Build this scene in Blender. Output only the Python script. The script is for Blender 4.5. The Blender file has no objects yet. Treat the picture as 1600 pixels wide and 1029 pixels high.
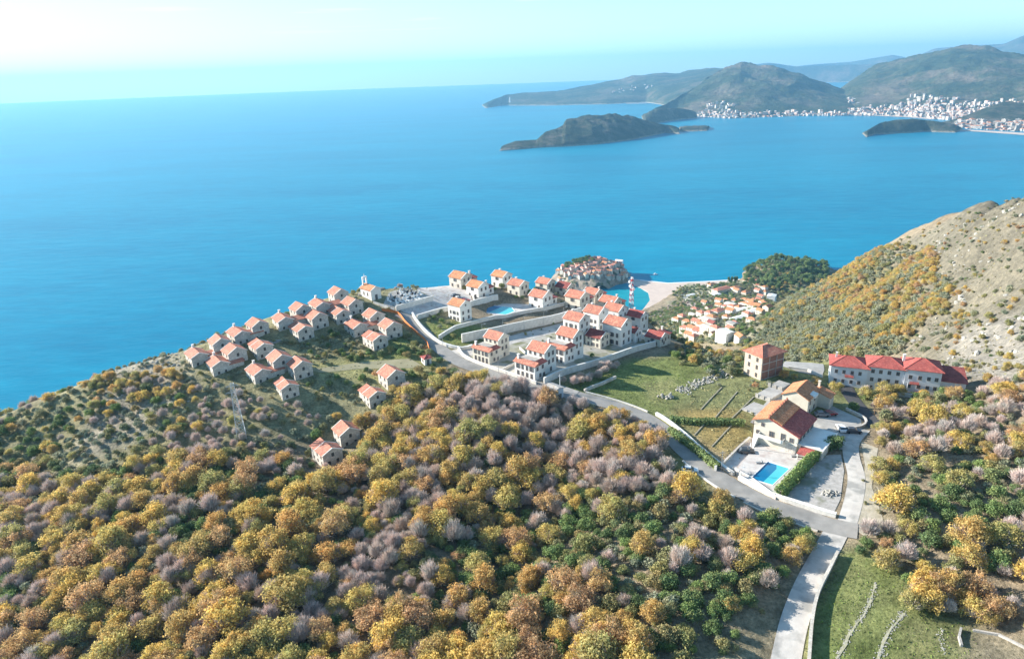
import bpy, bmesh, math, random
import numpy as np
from mathutils import Vector, Matrix
from mathutils.geometry import delaunay_2d_cdt
R = math.radians
random.seed(7)
rng = np.random.default_rng(11)
scene = bpy.context.scene
COL = scene.collection

# ------------------------------------------------------------------ camera, sky, sun, exposure
FPX, PITCH, ROLL, CH = 1080.0, R(20.16), R(2.04), 350.0
cF = np.array([0, math.cos(PITCH), -math.sin(PITCH)])
_R0 = np.array([1.0, 0, 0]); _U0 = np.array([0, math.sin(PITCH), math.cos(PITCH)])
cR = _R0 * math.cos(ROLL) - _U0 * math.sin(ROLL)
cU = _U0 * math.cos(ROLL) + _R0 * math.sin(ROLL)
cam = bpy.data.cameras.new('camera'); camo = bpy.data.objects.new('camera', cam); COL.objects.link(camo)
cam.sensor_width = 36; cam.lens = 36 * FPX / 1600; cam.clip_start = 0.5; cam.clip_end = 200000
m = Matrix.Identity(4)
for i in range(3):
    m[i][0] = cR[i]; m[i][1] = cU[i]; m[i][2] = -cF[i]
m[2][3] = CH
camo.matrix_world = m
scene.camera = camo

SUN_AZ, SUN_EL = R(-70), R(22)          # azimuth clockwise from +Y
world = bpy.data.worlds.new('World'); scene.world = world; world.use_nodes = True
wn, wl = world.node_tree.nodes, world.node_tree.links
for n in list(wn): wn.remove(n)
sky = wn.new('ShaderNodeTexSky'); sky.sky_type = 'NISHITA'; sky.sun_disc = False
sky.sun_elevation = SUN_EL; sky.sun_rotation = SUN_AZ
sky.altitude = 300; sky.air_density = 1.0; sky.dust_density = 0.12; sky.ozone_density = 1.0
bg = wn.new('ShaderNodeBackground'); bg.inputs['Strength'].default_value = 0.09
wo = wn.new('ShaderNodeOutputWorld')
# thin streaks of high cloud
tc = wn.new('ShaderNodeTexCoord')
sep = wn.new('ShaderNodeSeparateXYZ'); wl.new(tc.outputs['Generated'], sep.inputs[0])
mp = wn.new('ShaderNodeMapping'); mp.inputs['Scale'].default_value = (2.2, 2.2, 60)
mp.inputs['Location'].default_value = (0.3, 0, 0)
wl.new(tc.outputs['Generated'], mp.inputs[0])
nz = wn.new('ShaderNodeTexNoise'); nz.inputs['Scale'].default_value = 1.6; nz.inputs['Detail'].default_value = 5
wl.new(mp.outputs[0], nz.inputs['Vector'])
cr = wn.new('ShaderNodeValToRGB'); cr.color_ramp.elements[0].position = .64; cr.color_ramp.elements[1].position = .80
cr.color_ramp.elements[1].color = (.55, .55, .55, 1)
wl.new(nz.outputs[0], cr.inputs[0])
mx = wn.new('ShaderNodeMix'); mx.data_type = 'RGBA'; mx.blend_type = 'MIX'
mx.inputs['B'].default_value = (9, 9.4, 9.6, 1)
wl.new(cr.outputs[0], mx.inputs['Factor']); wl.new(sky.outputs[0], mx.inputs['A'])
tint = wn.new('ShaderNodeMix'); tint.data_type = 'RGBA'; tint.blend_type = 'MULTIPLY'
tint.inputs['Factor'].default_value = 1; tint.inputs['B'].default_value = (.85, 1.045, 1.04, 1)
wl.new(mx.outputs['Result'], tint.inputs['A'])
wl.new(tint.outputs['Result'], bg.inputs['Color']); wl.new(bg.outputs[0], wo.inputs[0])

sl = bpy.data.lights.new('sun', 'SUN'); sl.energy = 5.0; sl.angle = R(0.5); sl.color = (1, .93, .82)
so = bpy.data.objects.new('sun', sl); COL.objects.link(so)
sd = Vector((math.sin(SUN_AZ) * math.cos(SUN_EL), math.cos(SUN_AZ) * math.cos(SUN_EL), math.sin(SUN_EL)))
so.rotation_euler = sd.to_track_quat('Z', 'Y').to_euler(); so.location = (0, 0, 900)
scene.view_settings.view_transform = 'Standard'; scene.view_settings.look = 'None'
scene.view_settings.exposure = 1.4; scene.view_settings.gamma = 1
scene.view_settings.use_curve_mapping = False
scene.render.engine = 'CYCLES'
scene.cycles.use_denoising = True
scene.cycles.max_bounces = 6; scene.cycles.diffuse_bounces = 3; scene.cycles.glossy_bounces = 2
scene.cycles.transmission_bounces = 3; scene.cycles.volume_bounces = 0; scene.cycles.transparent_max_bounces = 6
scene.cycles.caustics_reflective = False; scene.cycles.caustics_refractive = False
scene.cycles.sample_clamp_indirect = 4

# ------------------------------------------------------------------ helpers: picture geometry
def ray(px, py):
    return cF + cR * (px - 800) / FPX + cU * (514.5 - py) / FPX
def P(px, py, z=0.0):
    d = ray(px, py); t = (z - CH) / d[2]
    return np.array([d[0] * t, d[1] * t, z])
def proj(x, y, z):
    x = np.asarray(x, float); y = np.asarray(y, float); z = np.asarray(z, float) - CH
    w = x * cF[0] + y * cF[1] + z * cF[2]
    w = np.where(w < 1, 1, w)
    return 800 + FPX * (x * cR[0] + y * cR[1] + z * cR[2]) / w, 514.5 - FPX * (x * cU[0] + y * cU[1] + z * cU[2]) / w
def inpoly(X, Y, poly):
    X = np.asarray(X, float); Y = np.asarray(Y, float); r = np.zeros(X.shape, bool); n = len(poly); j = n - 1
    for i in range(n):
        xi, yi = poly[i][:2]; xj, yj = poly[j][:2]
        if yi != yj:
            r ^= ((yi > Y) != (yj > Y)) & (X < (xj - xi) * (Y - yi) / (yj - yi) + xi)
        j = i
    return r
def vnoise(X, Y, scale, seed=0, octaves=4):
    X = np.asarray(X, float) / scale; Y = np.asarray(Y, float) / scale; out = 0; amp = 1; tot = 0
    for o in range(octaves):
        xi = np.floor(X).astype(np.int64); yi = np.floor(Y).astype(np.int64)
        fx = X - xi; fy = Y - yi; fx = fx * fx * (3 - 2 * fx); fy = fy * fy * (3 - 2 * fy)
        def hsh(a, b):
            h = (a * 374761393 + b * 668265263 + (seed + o * 17) * 974634777) & 0x7fffffff
            h = ((h ^ (h >> 13)) * 1274126177) & 0x7fffffff
            return ((h ^ (h >> 16)) & 0xffff) / 65535.0
        v = (hsh(xi, yi) * (1 - fx) + hsh(xi + 1, yi) * fx) * (1 - fy) + (hsh(xi, yi + 1) * (1 - fx) + hsh(xi + 1, yi + 1) * fx) * fy
        out = out + v * amp; tot += amp; amp *= .5; X = X * 2.03 + 11.3; Y = Y * 2.03 + 5.7
    return out / tot * 2 - 1

# ------------------------------------------------------------------ helpers: objects
def link(name, me, mat=None, parent=None, loc=None, rz=None):
    o = bpy.data.objects.new(name, me); COL.objects.link(o)
    if parent is not None: o.parent = parent
    if loc is not None: o.location = loc
    if rz is not None: o.rotation_euler = (0, 0, rz)
    if mat is not None and me is not None and not me.materials:
        for q in (mat if isinstance(mat, (list, tuple)) else [mat]): me.materials.append(q)
    return o
def tag(o, label=None, cat=None, group=None, kind=None):
    if label: o['label'] = label
    if cat: o['category'] = cat
    if group: o['group'] = group
    if kind: o['kind'] = kind
    return o
def empty(name, loc=(0, 0, 0), rz=0, label=None, cat=None, group=None):
    o = bpy.data.objects.new(name, None); COL.objects.link(o); o.location = loc; o.rotation_euler = (0, 0, rz)
    o.empty_display_size = .3
    return tag(o, label, cat, group)
def copy_tree(o, parent=None):
    c = o.copy(); COL.objects.link(c); c.parent = parent
    for ch in [q for q in o.children]: copy_tree(ch, c)
    return c
class MB:
    def __init__(s): s.v = []; s.f = []; s.m = []
    def poly(s, pts, mi=0):
        k = len(s.v); s.v += [tuple(map(float, p)) for p in pts]; s.f.append(tuple(range(k, k + len(pts)))); s.m.append(mi)
    def box(s, c, d, rz=0, mi=0, top=1.0):
        cx, cy, cz = c; hx, hy, hz = d[0] / 2, d[1] / 2, d[2] / 2; ca, sa = math.cos(rz), math.sin(rz)
        k = len(s.v)
        for z, t in ((-hz, 1), (hz, top)):
            for x, y in ((-hx, -hy), (hx, -hy), (hx, hy), (-hx, hy)):
                x *= t; y *= t
                s.v.append((cx + x * ca - y * sa, cy + x * sa + y * ca, cz + z))
        for q in ((3, 2, 1, 0), (4, 5, 6, 7), (0, 1, 5, 4), (1, 2, 6, 5), (2, 3, 7, 6), (3, 0, 4, 7)):
            s.f.append(tuple(k + i for i in q)); s.m.append(mi)
    def b(s, x0, x1, y0, y1, z0, z1, mi=0):
        s.box(((x0 + x1) / 2, (y0 + y1) / 2, (z0 + z1) / 2), (x1 - x0, y1 - y0, z1 - z0), 0, mi)
    def prism(s, poly, z0, z1, mi=0):
        a = sum(poly[i - 1][0] * poly[i][1] - poly[i][0] * poly[i - 1][1] for i in range(len(poly)))
        if a < 0: poly = poly[::-1]
        k = len(s.v); n = len(poly)
        s.v += [(p[0], p[1], z0 if not callable(z0) else z0(p)) for p in poly] + [(p[0], p[1], z1 if not callable(z1) else z1(p)) for p in poly]
        s.f.append(tuple(k + i for i in range(n))[::-1]); s.m.append(mi)
        s.f.append(tuple(k + n + i for i in range(n))); s.m.append(mi)
        for i in range(n):
            j = (i + 1) % n; s.f.append((k + i, k + j, k + n + j, k + n + i)); s.m.append(mi)
    def rod(s, a, b, r, n=5, mi=0, r2=None):
        a = Vector(a); b = Vector(b); d = (b - a).normalized(); q = d.to_track_quat('Z', 'Y'); r2 = r if r2 is None else r2
        k = len(s.v)
        for p, rr in ((a, r), (b, r2)):
            for i in range(n):
                t = 2 * math.pi * i / n; s.v.append(tuple(p + q @ Vector((rr * math.cos(t), rr * math.sin(t), 0))))
        s.f.append(tuple(k + i for i in range(n))[::-1]); s.m.append(mi)
        s.f.append(tuple(k + n + i for i in range(n))); s.m.append(mi)
        for i in range(n):
            j = (i + 1) % n; s.f.append((k + i, k + j, k + n + j, k + n + i)); s.m.append(mi)
    def mesh(s, name, mats=None, smooth=False):
        me = bpy.data.meshes.new(name); me.from_pydata(s.v, [], s.f)
        if mats is not None:
            for q in (mats if isinstance(mats, (list, tuple)) else [mats]): me.materials.append(q)
        me.polygons.foreach_set('material_index', s.m)
        if smooth: me.polygons.foreach_set('use_smooth', [True] * len(s.f))
        me.update(); return me
    def build(s, name, mats, parent=None, loc=None, rz=None, smooth=False):
        return link(name, s.mesh(name, mats, smooth), None, parent, loc, rz)
def np_mesh(name, V, Fq, mats=None, smooth=True):
    me = bpy.data.meshes.new(name); V = np.asarray(V, np.float32); Fq = np.asarray(Fq, np.int32); k = Fq.shape[1]
    me.vertices.add(len(V)); me.vertices.foreach_set('co', V.ravel())
    me.loops.add(Fq.size); me.loops.foreach_set('vertex_index', Fq.ravel())
    me.polygons.add(len(Fq)); me.polygons.foreach_set('loop_start', np.arange(0, Fq.size, k, dtype=np.int32))
    me.polygons.foreach_set('loop_total', np.full(len(Fq), k, np.int32))
    me.polygons.foreach_set('use_smooth', np.full(len(Fq), smooth))
    if mats is not None:
        for q in (mats if isinstance(mats, (list, tuple)) else [mats]): me.materials.append(q)
    me.update(calc_edges=True); return me

# ------------------------------------------------------------------ materials
def mat_base(name):
    m = bpy.data.materials.new(name); m.use_nodes = True; nt = m.node_tree
    return m, nt, nt.nodes['Principled BSDF'], nt.nodes, nt.links
def noise_node(N, L, scale, detail=4, vec=None, rough=.6, obj=False):
    t = N.new('ShaderNodeTexNoise'); t.inputs['Scale'].default_value = scale; t.inputs['Detail'].default_value = detail
    t.inputs['Roughness'].default_value = rough
    if vec is None:
        c = N.new('ShaderNodeTexCoord') if obj else N.new('ShaderNodeNewGeometry')
        vec = c.outputs['Object' if obj else 'Position']
    L.new(vec, t.inputs['Vector']); return t
def ramp(N, L, fac, stops):
    r = N.new('ShaderNodeValToRGB'); e = r.color_ramp.elements
    while len(e) < len(stops): e.new(.5)
    for q, (p, c) in zip(e, stops): q.position = p; q.color = (*c, 1)
    L.new(fac, r.inputs[0]); return r
def mixc(N, L, fac, a, b, mode='MIX'):
    x = N.new('ShaderNodeMix'); x.data_type = 'RGBA'; x.blend_type = mode
    for k, v in (('Factor', fac), ('A', a), ('B', b)):
        if isinstance(v, bpy.types.NodeSocket): L.new(v, x.inputs[k])
        elif isinstance(v, (int, float)): x.inputs[k].default_value = v
        else: x.inputs[k].default_value = (*v, 1)
    return x.outputs['Result']
def noisy(name, c1, c2, scale=1.0, rough=.85, detail=5, bump=0.0, bscale=None, spec=.3, c3=None, scale2=None, obj=False):
    m, nt, b, N, L = mat_base(name)
    t = noise_node(N, L, scale, detail, obj=obj); r = ramp(N, L, t.outputs[0], [(.32, c1), (.68, c2)])
    col = r.outputs[0]
    if c3 is not None:
        t2 = noise_node(N, L, scale2 or scale * .2, 3, obj=obj); r2 = ramp(N, L, t2.outputs[0], [(.5, (0, 0, 0)), (.65, (1, 1, 1))])
        col = mixc(N, L, r2.outputs[0], col, c3)
    L.new(col, b.inputs['Base Color'])
    b.inputs['Roughness'].default_value = rough; b.inputs['Specular IOR Level'].default_value = spec
    if bump:
        tb = noise_node(N, L, bscale or scale * 3, 4, obj=obj); bp = N.new('ShaderNodeBump'); bp.inputs['Strength'].default_value = bump
        bp.inputs['Distance'].default_value = .2; L.new(tb.outputs[0], bp.inputs['Height']); L.new(bp.outputs[0], b.inputs['Normal'])
    return m
def tile_mat(name, c1, c2, c3):
    """fired clay tiles: streaks down the slope (object x) and courses, with pieces of other tone"""
    m, nt, b, N, L = mat_base(name)
    tcn = N.new('ShaderNodeTexCoord'); oi = N.new('ShaderNodeObjectInfo')
    vm = N.new('ShaderNodeMapping'); vm.inputs['Scale'].default_value = (2.6, 3.6, 2.6); L.new(tcn.outputs['Object'], vm.inputs[0])
    vo = N.new('ShaderNodeTexVoronoi'); vo.inputs['Scale'].default_value = 1; L.new(vm.outputs[0], vo.inputs['Vector'])
    sp = N.new('ShaderNodeSeparateColor'); L.new(vo.outputs['Color'], sp.inputs[0])
    r = ramp(N, L, sp.outputs[0], [(0, c1), (.5, c2), (1, c3)])
    n2 = noise_node(N, L, .5, 4); r2 = ramp(N, L, n2.outputs[0], [(.3, (.72, .72, .75)), (.7, (1.12, 1.1, 1.05))])
    c = mixc(N, L, 1.0, r.outputs[0], r2.outputs[0], 'MULTIPLY')
    w = N.new('ShaderNodeTexWave'); w.wave_type = 'BANDS'; w.bands_direction = 'Y'; w.inputs['Scale'].default_value = 1.1
    w.inputs['Distortion'].default_value = .3; L.new(tcn.outputs['Object'], w.inputs['Vector'])
    bp = N.new('ShaderNodeBump'); bp.inputs['Strength'].default_value = .6; bp.inputs['Distance'].default_value = .08
    L.new(w.outputs['Fac'], bp.inputs['Height']); L.new(bp.outputs[0], b.inputs['Normal'])
    L.new(c, b.inputs['Base Color']); b.inputs['Roughness'].default_value = .8
    return m
def stone_mat(name, c1, c2, mortar, sc=1.6):
    m, nt, b, N, L = mat_base(name)
    tcn = N.new('ShaderNodeTexCoord'); vm = N.new('ShaderNodeMapping'); vm.inputs['Scale'].default_value = (sc, sc, sc * 1.6)
    L.new(tcn.outputs['Object'], vm.inputs[0])
    vo = N.new('ShaderNodeTexVoronoi'); vo.feature = 'F1'; L.new(vm.outputs[0], vo.inputs['Vector']); vo.inputs['Scale'].default_value = 1
    ve = N.new('ShaderNodeTexVoronoi'); ve.feature = 'DISTANCE_TO_EDGE'; L.new(vm.outputs[0], ve.inputs['Vector']); ve.inputs['Scale'].default_value = 1
    sp = N.new('ShaderNodeSeparateColor'); L.new(vo.outputs['Color'], sp.inputs[0])
    r = ramp(N, L, sp.outputs[0], [(0, c1), (1, c2)])
    e = ramp(N, L, ve.outputs[0], [(.02, (1, 1, 1)), (.09, (0, 0, 0))])
    c = mixc(N, L, e.outputs[0], r.outputs[0], mortar)
    n2 = noise_node(N, L, .35, 4); r2 = ramp(N, L, n2.outputs[0], [(.3, (.8, .79, .78)), (.7, (1.1, 1.1, 1.1))])
    L.new(mixc(N, L, 1.0, c, r2.outputs[0], 'MULTIPLY'), b.inputs['Base Color'])
    bp = N.new('ShaderNodeBump'); bp.inputs['Strength'].default_value = .7; bp.inputs['Distance'].default_value = .06
    L.new(ve.outputs[0], bp.inputs['Height']); L.new(bp.outputs[0], b.inputs['Normal'])
    b.inputs['Roughness'].default_value = .9
    return m
def plain(name, c, rough=.6, metal=0, spec=.4, trans=0, alpha=1):
    m, nt, b, N, L = mat_base(name); b.inputs['Base Color'].default_value = (*c, 1); b.inputs['Roughness'].default_value = rough
    b.inputs['Metallic'].default_value = metal; b.inputs['Specular IOR Level'].default_value = spec
    return m
M = {}
M['asphalt'] = noisy('asphalt', (.25, .24, .225), (.33, .315, .295), .35, .9, 7, .2, 6, c3=(.20, .195, .185), scale2=.09)
M['concrete'] = noisy('concrete', (.34, .32, .30), (.47, .45, .42), .5, .9, bump=.2, bscale=5, c3=(.3, .29, .27), scale2=.15)
M['road_concrete'] = noisy('road_concrete', (.44, .41, .38), (.56, .53, .49), .35, .9, bump=.2, bscale=5, c3=(.31, .3, .28), scale2=.2)
M['whitewall'] = noisy('white_stone_wall', (.55, .52, .48), (.72, .69, .64), .8, .85, bump=.3, bscale=4)
M['paving'] = noisy('pale_paving', (.50, .46, .43), (.62, .58, .54), .7, .8, bump=.15, bscale=4, c3=(.45, .38, .35), scale2=.3)
M['gravel'] = noisy('gravel', (.34, .32, .295), (.50, .47, .44), .9, .95, bump=.6, bscale=8, c3=(.22, .22, .16), scale2=.15)
M['tile'] = tile_mat('clay_tiles', (.44, .145, .095), (.54, .20, .13), (.62, .30, .20))
M['tile_dark'] = tile_mat('dark_clay_tiles', (.22, .05, .045), (.28, .07, .06), (.36, .11, .09))
M['tile_red'] = tile_mat('red_tiles', (.33, .07, .06), (.42, .09, .075), (.50, .15, .12))
M['tile_old'] = tile_mat('old_orange_tiles', (.48, .17, .07), (.58, .24, .11), (.66, .33, .18))
M['stone'] = stone_mat('grey_stone_masonry', (.50, .46, .41), (.70, .65, .58), (.40, .37, .34))
M['stone_light'] = stone_mat('pale_stone_masonry', (.54, .49, .42), (.68, .63, .55), (.46, .42, .37), 1.4)
M['plaster'] = noisy('white_plaster', (.70, .68, .64), (.80, .78, .74), .5, .8, bump=.1, bscale=4, c3=(.62, .60, .56), scale2=.25)
M['cream'] = noisy('cream_plaster', (.60, .55, .46), (.70, .65, .56), .5, .8, bump=.1, bscale=4, c3=(.54, .49, .41), scale2=.25)
M['pane'] = plain('window_glass', (.09, .10, .115), .2, spec=.5)
M['frame'] = plain('window_frame', (.28, .22, .18), .6)
M['shutter'] = plain('grey_shutter', (.16, .15, .14), .6)
M['wood'] = noisy('wood', (.16, .09, .05), (.26, .16, .09), 3, .8)
M['dark'] = plain('painted_hole_shade', (.07, .065, .06), .9)
M['metal'] = plain('galvanised_steel', (.42, .43, .44), .5, metal=.6)
M['white'] = plain('white_paint', (.8, .8, .8), .5)
M['red'] = plain('red_paint', (.6, .05, .04), .5)
M['orange_net'] = noisy('orange_safety_net', (.65, .20, .06), (.75, .28, .10), 2, .7)
M['brick'] = stone_mat('brown_hollow_brick', (.26, .12, .09), (.38, .18, .13), (.22, .14, .12), 3.0)
M['bark'] = noisy('bark', (.10, .08, .065), (.2, .16, .13), 3, .95)
# ------------------------------------------------------------------ terrain height from surveyed points
_k = []
for px, py, z in [(-300, 1150, 232), (0, 1029, 236), (300, 1029, 241), (600, 1029, 245), (900, 1029, 247), (1200, 1029, 249), (1500, 1029, 251), (1850, 1150, 255),
        (-350, 850, 224), (0, 850, 236), (250, 850, 243), (500, 850, 245), (800, 850, 246), (1050, 850, 249), (1310, 840, 251), (1600, 850, 256), (1900, 900, 262),
        (60, 710, 238), (300, 700, 246), (520, 700, 243), (700, 700, 249), (900, 700, 251), (1080, 700, 252), (1215, 700, 252.5), (1450, 700, 253), (1750, 720, 262),
        (1215, 750, 252), (1290, 730, 252), (1170, 670, 252.5), (1280, 640, 252),
        (-120, 700, 230), (0, 652, 237), (60, 628, 242), (130, 598, 247), (200, 573, 252), (270, 550, 257), (350, 520, 260), (420, 492, 262), (500, 467, 262), (560, 455, 262),
        (620, 448, 261), (700, 446, 256), (780, 449, 250), (860, 459, 244), (940, 474, 240), (1020, 503, 239), (1060, 532, 242), (1150, 556, 246), (1230, 564, 248), (1290, 566, 248),
        (620, 560, 256), (700, 560, 256), (560, 520, 258), (450, 560, 256), (330, 570, 257), (445, 600, 254), (590, 620, 251), (760, 520, 255), (850, 500, 252),
        (850, 590, 256), (940, 560, 252), (1000, 580, 251), (1100, 600, 251), (1190, 592, 251), (1370, 625, 250), (1450, 640, 252), (1560, 640, 255), (650, 490, 259), (730, 480, 256),
        # beach village and valley
        (1075, 443, 3), (1130, 441, 3), (1160, 438, 4), (1100, 455, 8), (1170, 455, 14), (1070, 470, 14), (1060, 490, 32), (1130, 480, 42), (1200, 470, 45), (1080, 510, 75), (1150, 505, 85),
        (1210, 500, 92), (1190, 530, 125), (1125, 525, 110), (1040, 505, 50), (1030, 490, 20), (1240, 530, 150),
        # headland
        (1165, 432, 3), (1182, 418, 12), (1215, 407, 20), (1255, 415, 14), (1285, 424, 6), (1230, 442, 12), (1200, 447, 14), (1260, 440, 20),
        # right hillside
        (1250, 500, 148), (1300, 450, 128), (1300, 434, 122), (1335, 415, 132), (1370, 398, 147), (1400, 385, 170), (1440, 365, 190), (1480, 347, 212), (1540, 330, 232), (1600, 306, 262), (1650, 284, 282), (1700, 262, 302), (1560, 322, 243), (1400, 500, 200), (1350, 460, 165), (1500, 500, 228), (1600, 500, 252), (1600, 400, 252), (1500, 400, 222), (1420, 430, 186), (1500, 585, 240), (1300, 548, 195), (1420, 560, 215), (1600, 590, 256), (1750, 500, 280)]:
    q = P(px, py, z); _k.append((q[0], q[1], z))
# behind the crest of the near ridge the ground falls to the sea
for px, py, z in [(-120, 690, 230), (0, 652, 237), (60, 628, 242), (130, 598, 247), (200, 573, 252), (270, 550, 257), (350, 520, 260), (420, 492, 262), (500, 467, 262), (560, 455, 262), (620, 448, 261), (700, 446, 256), (780, 449, 250), (860, 459, 244), (940, 474, 240)]:
    q = P(px, py, z); D = math.hypot(q[0], q[1]); n = 220 if px < 700 else 330
    steps = ((30, 26), (80, 80), (150, 150), (n, 235), (n + 80, 268)) if px < 850 else ((30, 22), (80, 60), (160, 120), (n, 215), (n + 60, 246))
    for dd, dz in steps: _k.append((q[0] * (1 + dd / D), q[1] * (1 + dd / D), max(z - dz, -12)))
for px, py, z in [(1020, 503, 239), (1060, 532, 242), (1150, 556, 246), (1230, 564, 248), (1290, 566, 248)]:
    q = P(px, py, z); D = math.hypot(q[0], q[1])
    for dd, dz in ((30, 20), (70, 50)): _k.append((q[0] * (1 + dd / D), q[1] * (1 + dd / D), z - dz))
# behind the right hillside
for px, py, z in [(1300, 434, 122), (1335, 415, 132), (1370, 398, 147), (1400, 385, 170), (1440, 365, 190), (1480, 347, 212), (1540, 330, 232), (1600, 306, 262), (1700, 270, 300)]:
    q = P(px, py, z); D = math.hypot(q[0], q[1])
    for dd, dz in ((50, 35), (110, 95), (220, 300)): _k.append((q[0] * (1 + dd / D), q[1] * (1 + dd / D), max(z - dz, -12)))
for px, py in [(1165, 428), (1190, 402), (1215, 396), (1255, 402), (1285, 412)]:
    q = P(px, py, 0); D = math.hypot(q[0], q[1])
    for dd in (60, 160): _k.append((q[0] * (1 + dd / D), q[1] * (1 + dd / D), -12))
for px, py in [(970, 438), (1040, 442), (1060, 436), (1110, 436), (1150, 432), (1010, 462), (985, 480), (940, 455), (900, 448), (960, 470), (860, 440)]:
    q = P(px, py, 0); _k.append((q[0], q[1], -6))
for x, y, z in [(0, 0, 243), (-150, 0, 222), (150, 20, 258), (0, -90, 248), (300, 0, 285), (300, -90, 300), (-300, -90, 170), (-400, 100, 60), (-420, 300, -12), (500, 200, 330), (760, 300, 330), (760, 100, 400),
                (-450, 600, -12), (-200, 800, -12), (0, 1100, -12), (0, 1400, -12), (300, 1400, -12), (760, 1400, -12), (760, 900, -12), (600, 700, -12), (700, 560, 40)]:
    _k.append((x, y, z))
_k = np.array(_k)
def _rbf(K):
    n = len(K); d = np.hypot(K[:, None, 0] - K[None, :, 0], K[:, None, 1] - K[None, :, 1])
    A = np.zeros((n + 1, n + 1)); A[:n, :n] = -d; A[:n, :n] += np.eye(n) * -0.6; A[:n, n] = 1; A[n, :n] = 1
    b = np.zeros(n + 1); b[:n] = K[:, 2]
    return np.linalg.solve(A, b)
_w = _rbf(_k)
GX0, GX1, GY0, GY1, GS = -460.0, 770.0, -100.0, 1410.0, 3.0
gx = np.arange(GX0, GX1 + .1, GS); gy = np.arange(GY0, GY1 + .1, GS)
XX, YY = np.meshgrid(gx, gy)
ZZ = np.full(XX.shape, _w[-1])
for i in range(len(_k)):
    ZZ -= _w[i] * np.hypot(XX - _k[i, 0], YY - _k[i, 1])
def blur(Z, n):
    for _ in range(n):
        Q = np.pad(Z, 1, mode='edge'); Z = (Q[:-2, 1:-1] + Q[2:, 1:-1] + Q[1:-1, :-2] + Q[1:-1, 2:] + 2 * Z) / 6
    return Z
ZZ = blur(ZZ, 3)
def hgt(x, y, Z=None):
    Z = ZZ if Z is None else Z
    u = np.clip((np.asarray(x, float) - GX0) / GS, 0, len(gx) - 1.001); v = np.clip((np.asarray(y, float) - GY0) / GS, 0, len(gy) - 1.001)
    i = u.astype(int); j = v.astype(int); fu = u - i; fv = v - j
    return (Z[j, i] * (1 - fu) + Z[j, i + 1] * fu) * (1 - fv) + (Z[j + 1, i] * (1 - fu) + Z[j + 1, i + 1] * fu) * fv
def G(px, py):
    """the ground point seen at a picture point"""
    d = ray(px, py); t = np.arange(70, 2600, 1.0)
    x = d[0] * t; y = d[1] * t; z = CH + d[2] * t
    hh = np.maximum(hgt(x, y), 0)
    k = np.argmax(z < hh)
    a, b_ = t[max(k - 1, 0)], t[k]
    for _ in range(20):
        c = (a + b_) / 2
        if CH + d[2] * c < max(float(hgt(d[0] * c, d[1] * c)), 0): b_ = c
        else: a = c
    return np.array([d[0] * b_, d[1] * b_, CH + d[2] * b_])
def GP(pts): return [tuple(G(*p)[:2]) for p in pts]
def smooth_line(pts, step=2.0):
    """Catmull-Rom through world points, resampled"""
    p = [np.array(q[:2], float) for q in pts]; p = [2 * p[0] - p[1]] + p + [2 * p[-1] - p[-2]]; out = []
    for i in range(1, len(p) - 2):
        n = max(2, int(np.linalg.norm(p[i + 1] - p[i]) / step))
        for t in np.arange(n) / n:
            out.append(.5 * (2 * p[i] + (p[i + 1] - p[i - 1]) * t + (2 * p[i - 1] - 5 * p[i] + 4 * p[i + 1] - p[i + 2]) * t * t + (3 * p[i] - p[i - 1] - 3 * p[i + 1] + p[i + 2]) * t ** 3))
    out.append(p[-2]); return np.array(out)
# roads
ROAD = {}
ROAD['main'] = (smooth_line(GP([(622, 490), (637, 497), (660, 517), (683, 541), (712, 562), (750, 577), (800, 592), (850, 606), (900, 618), (960, 634), (1010, 654), (1045, 680), (1075, 708), (1110, 737), (1150, 762), (1200, 788), (1250, 806), (1300, 822), (1340, 830)])), 5.6)
ROAD['lane'] = (smooth_line(GP([(1308, 828), (1290, 862), (1262, 915), (1240, 975), (1222, 1060)])), 5.0)
ROAD['drive'] = (smooth_line(GP([(1322, 822), (1334, 780), (1338, 745), (1330, 712), (1331, 690), (1348, 670)])), 4.0)
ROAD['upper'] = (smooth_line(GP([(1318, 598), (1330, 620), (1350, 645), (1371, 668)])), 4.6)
ROAD['inner'] = (smooth_line(GP([(700, 556), (735, 548), (780, 536), (830, 523), (880, 510), (925, 497)])), 7.5)
_rm = np.full(XX.shape, 1e3)
for line, w in ROAD.values():
    for q in line[::2]:
        i0 = int((q[0] - GX0) / GS); j0 = int((q[1] - GY0) / GS); r = 7
        s_ = (slice(max(j0 - r, 0), j0 + r), slice(max(i0 - r, 0), i0 + r))
        _rm[s_] = np.minimum(_rm[s_], np.hypot(XX[s_] - q[0], YY[s_] - q[1]) - w / 2)
PX, PY = proj(XX, YY, ZZ)
Z_BUILT = [(275, 600), (300, 500), (400, 470), (560, 440), (700, 430), (870, 440), (1060, 500), (1070, 530), (1300, 560), (1480, 560), (1500, 620), (1400, 690), (1350, 840), (1700, 1200), (1180, 1200), (1260, 850), (1150, 770), (1030, 690), (850, 620), (700, 580), (640, 640), (540, 740), (480, 730), (500, 640)]
built = inpoly(PX, PY, Z_BUILT) & (YY < 480)
calm = blur(np.where(built, 0.0, 1.0), 6); calm = calm * np.clip(_rm / 9, 0, 1)
rocky = inpoly(PX, PY, [(1380, 390), (1600, 290), (1750, 280), (1750, 620), (1480, 600), (1410, 560), (1450, 480)]) & (ZZ > 0)
rockf = blur(rocky.astype(float), 4)
amp = np.where(YY < 420, 3.2, 5.0)
ZZ = ZZ + vnoise(XX, YY, 38, 3) * amp * calm * (ZZ > 1) + vnoise(XX, YY, 9, 5, 3) * 1.0 * calm * (ZZ > 1) + (1 - calm) * 0.25 * vnoise(XX, YY, 14, 8, 2) * np.clip(_rm / 6, 0, 1) * (ZZ > 20)
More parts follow.
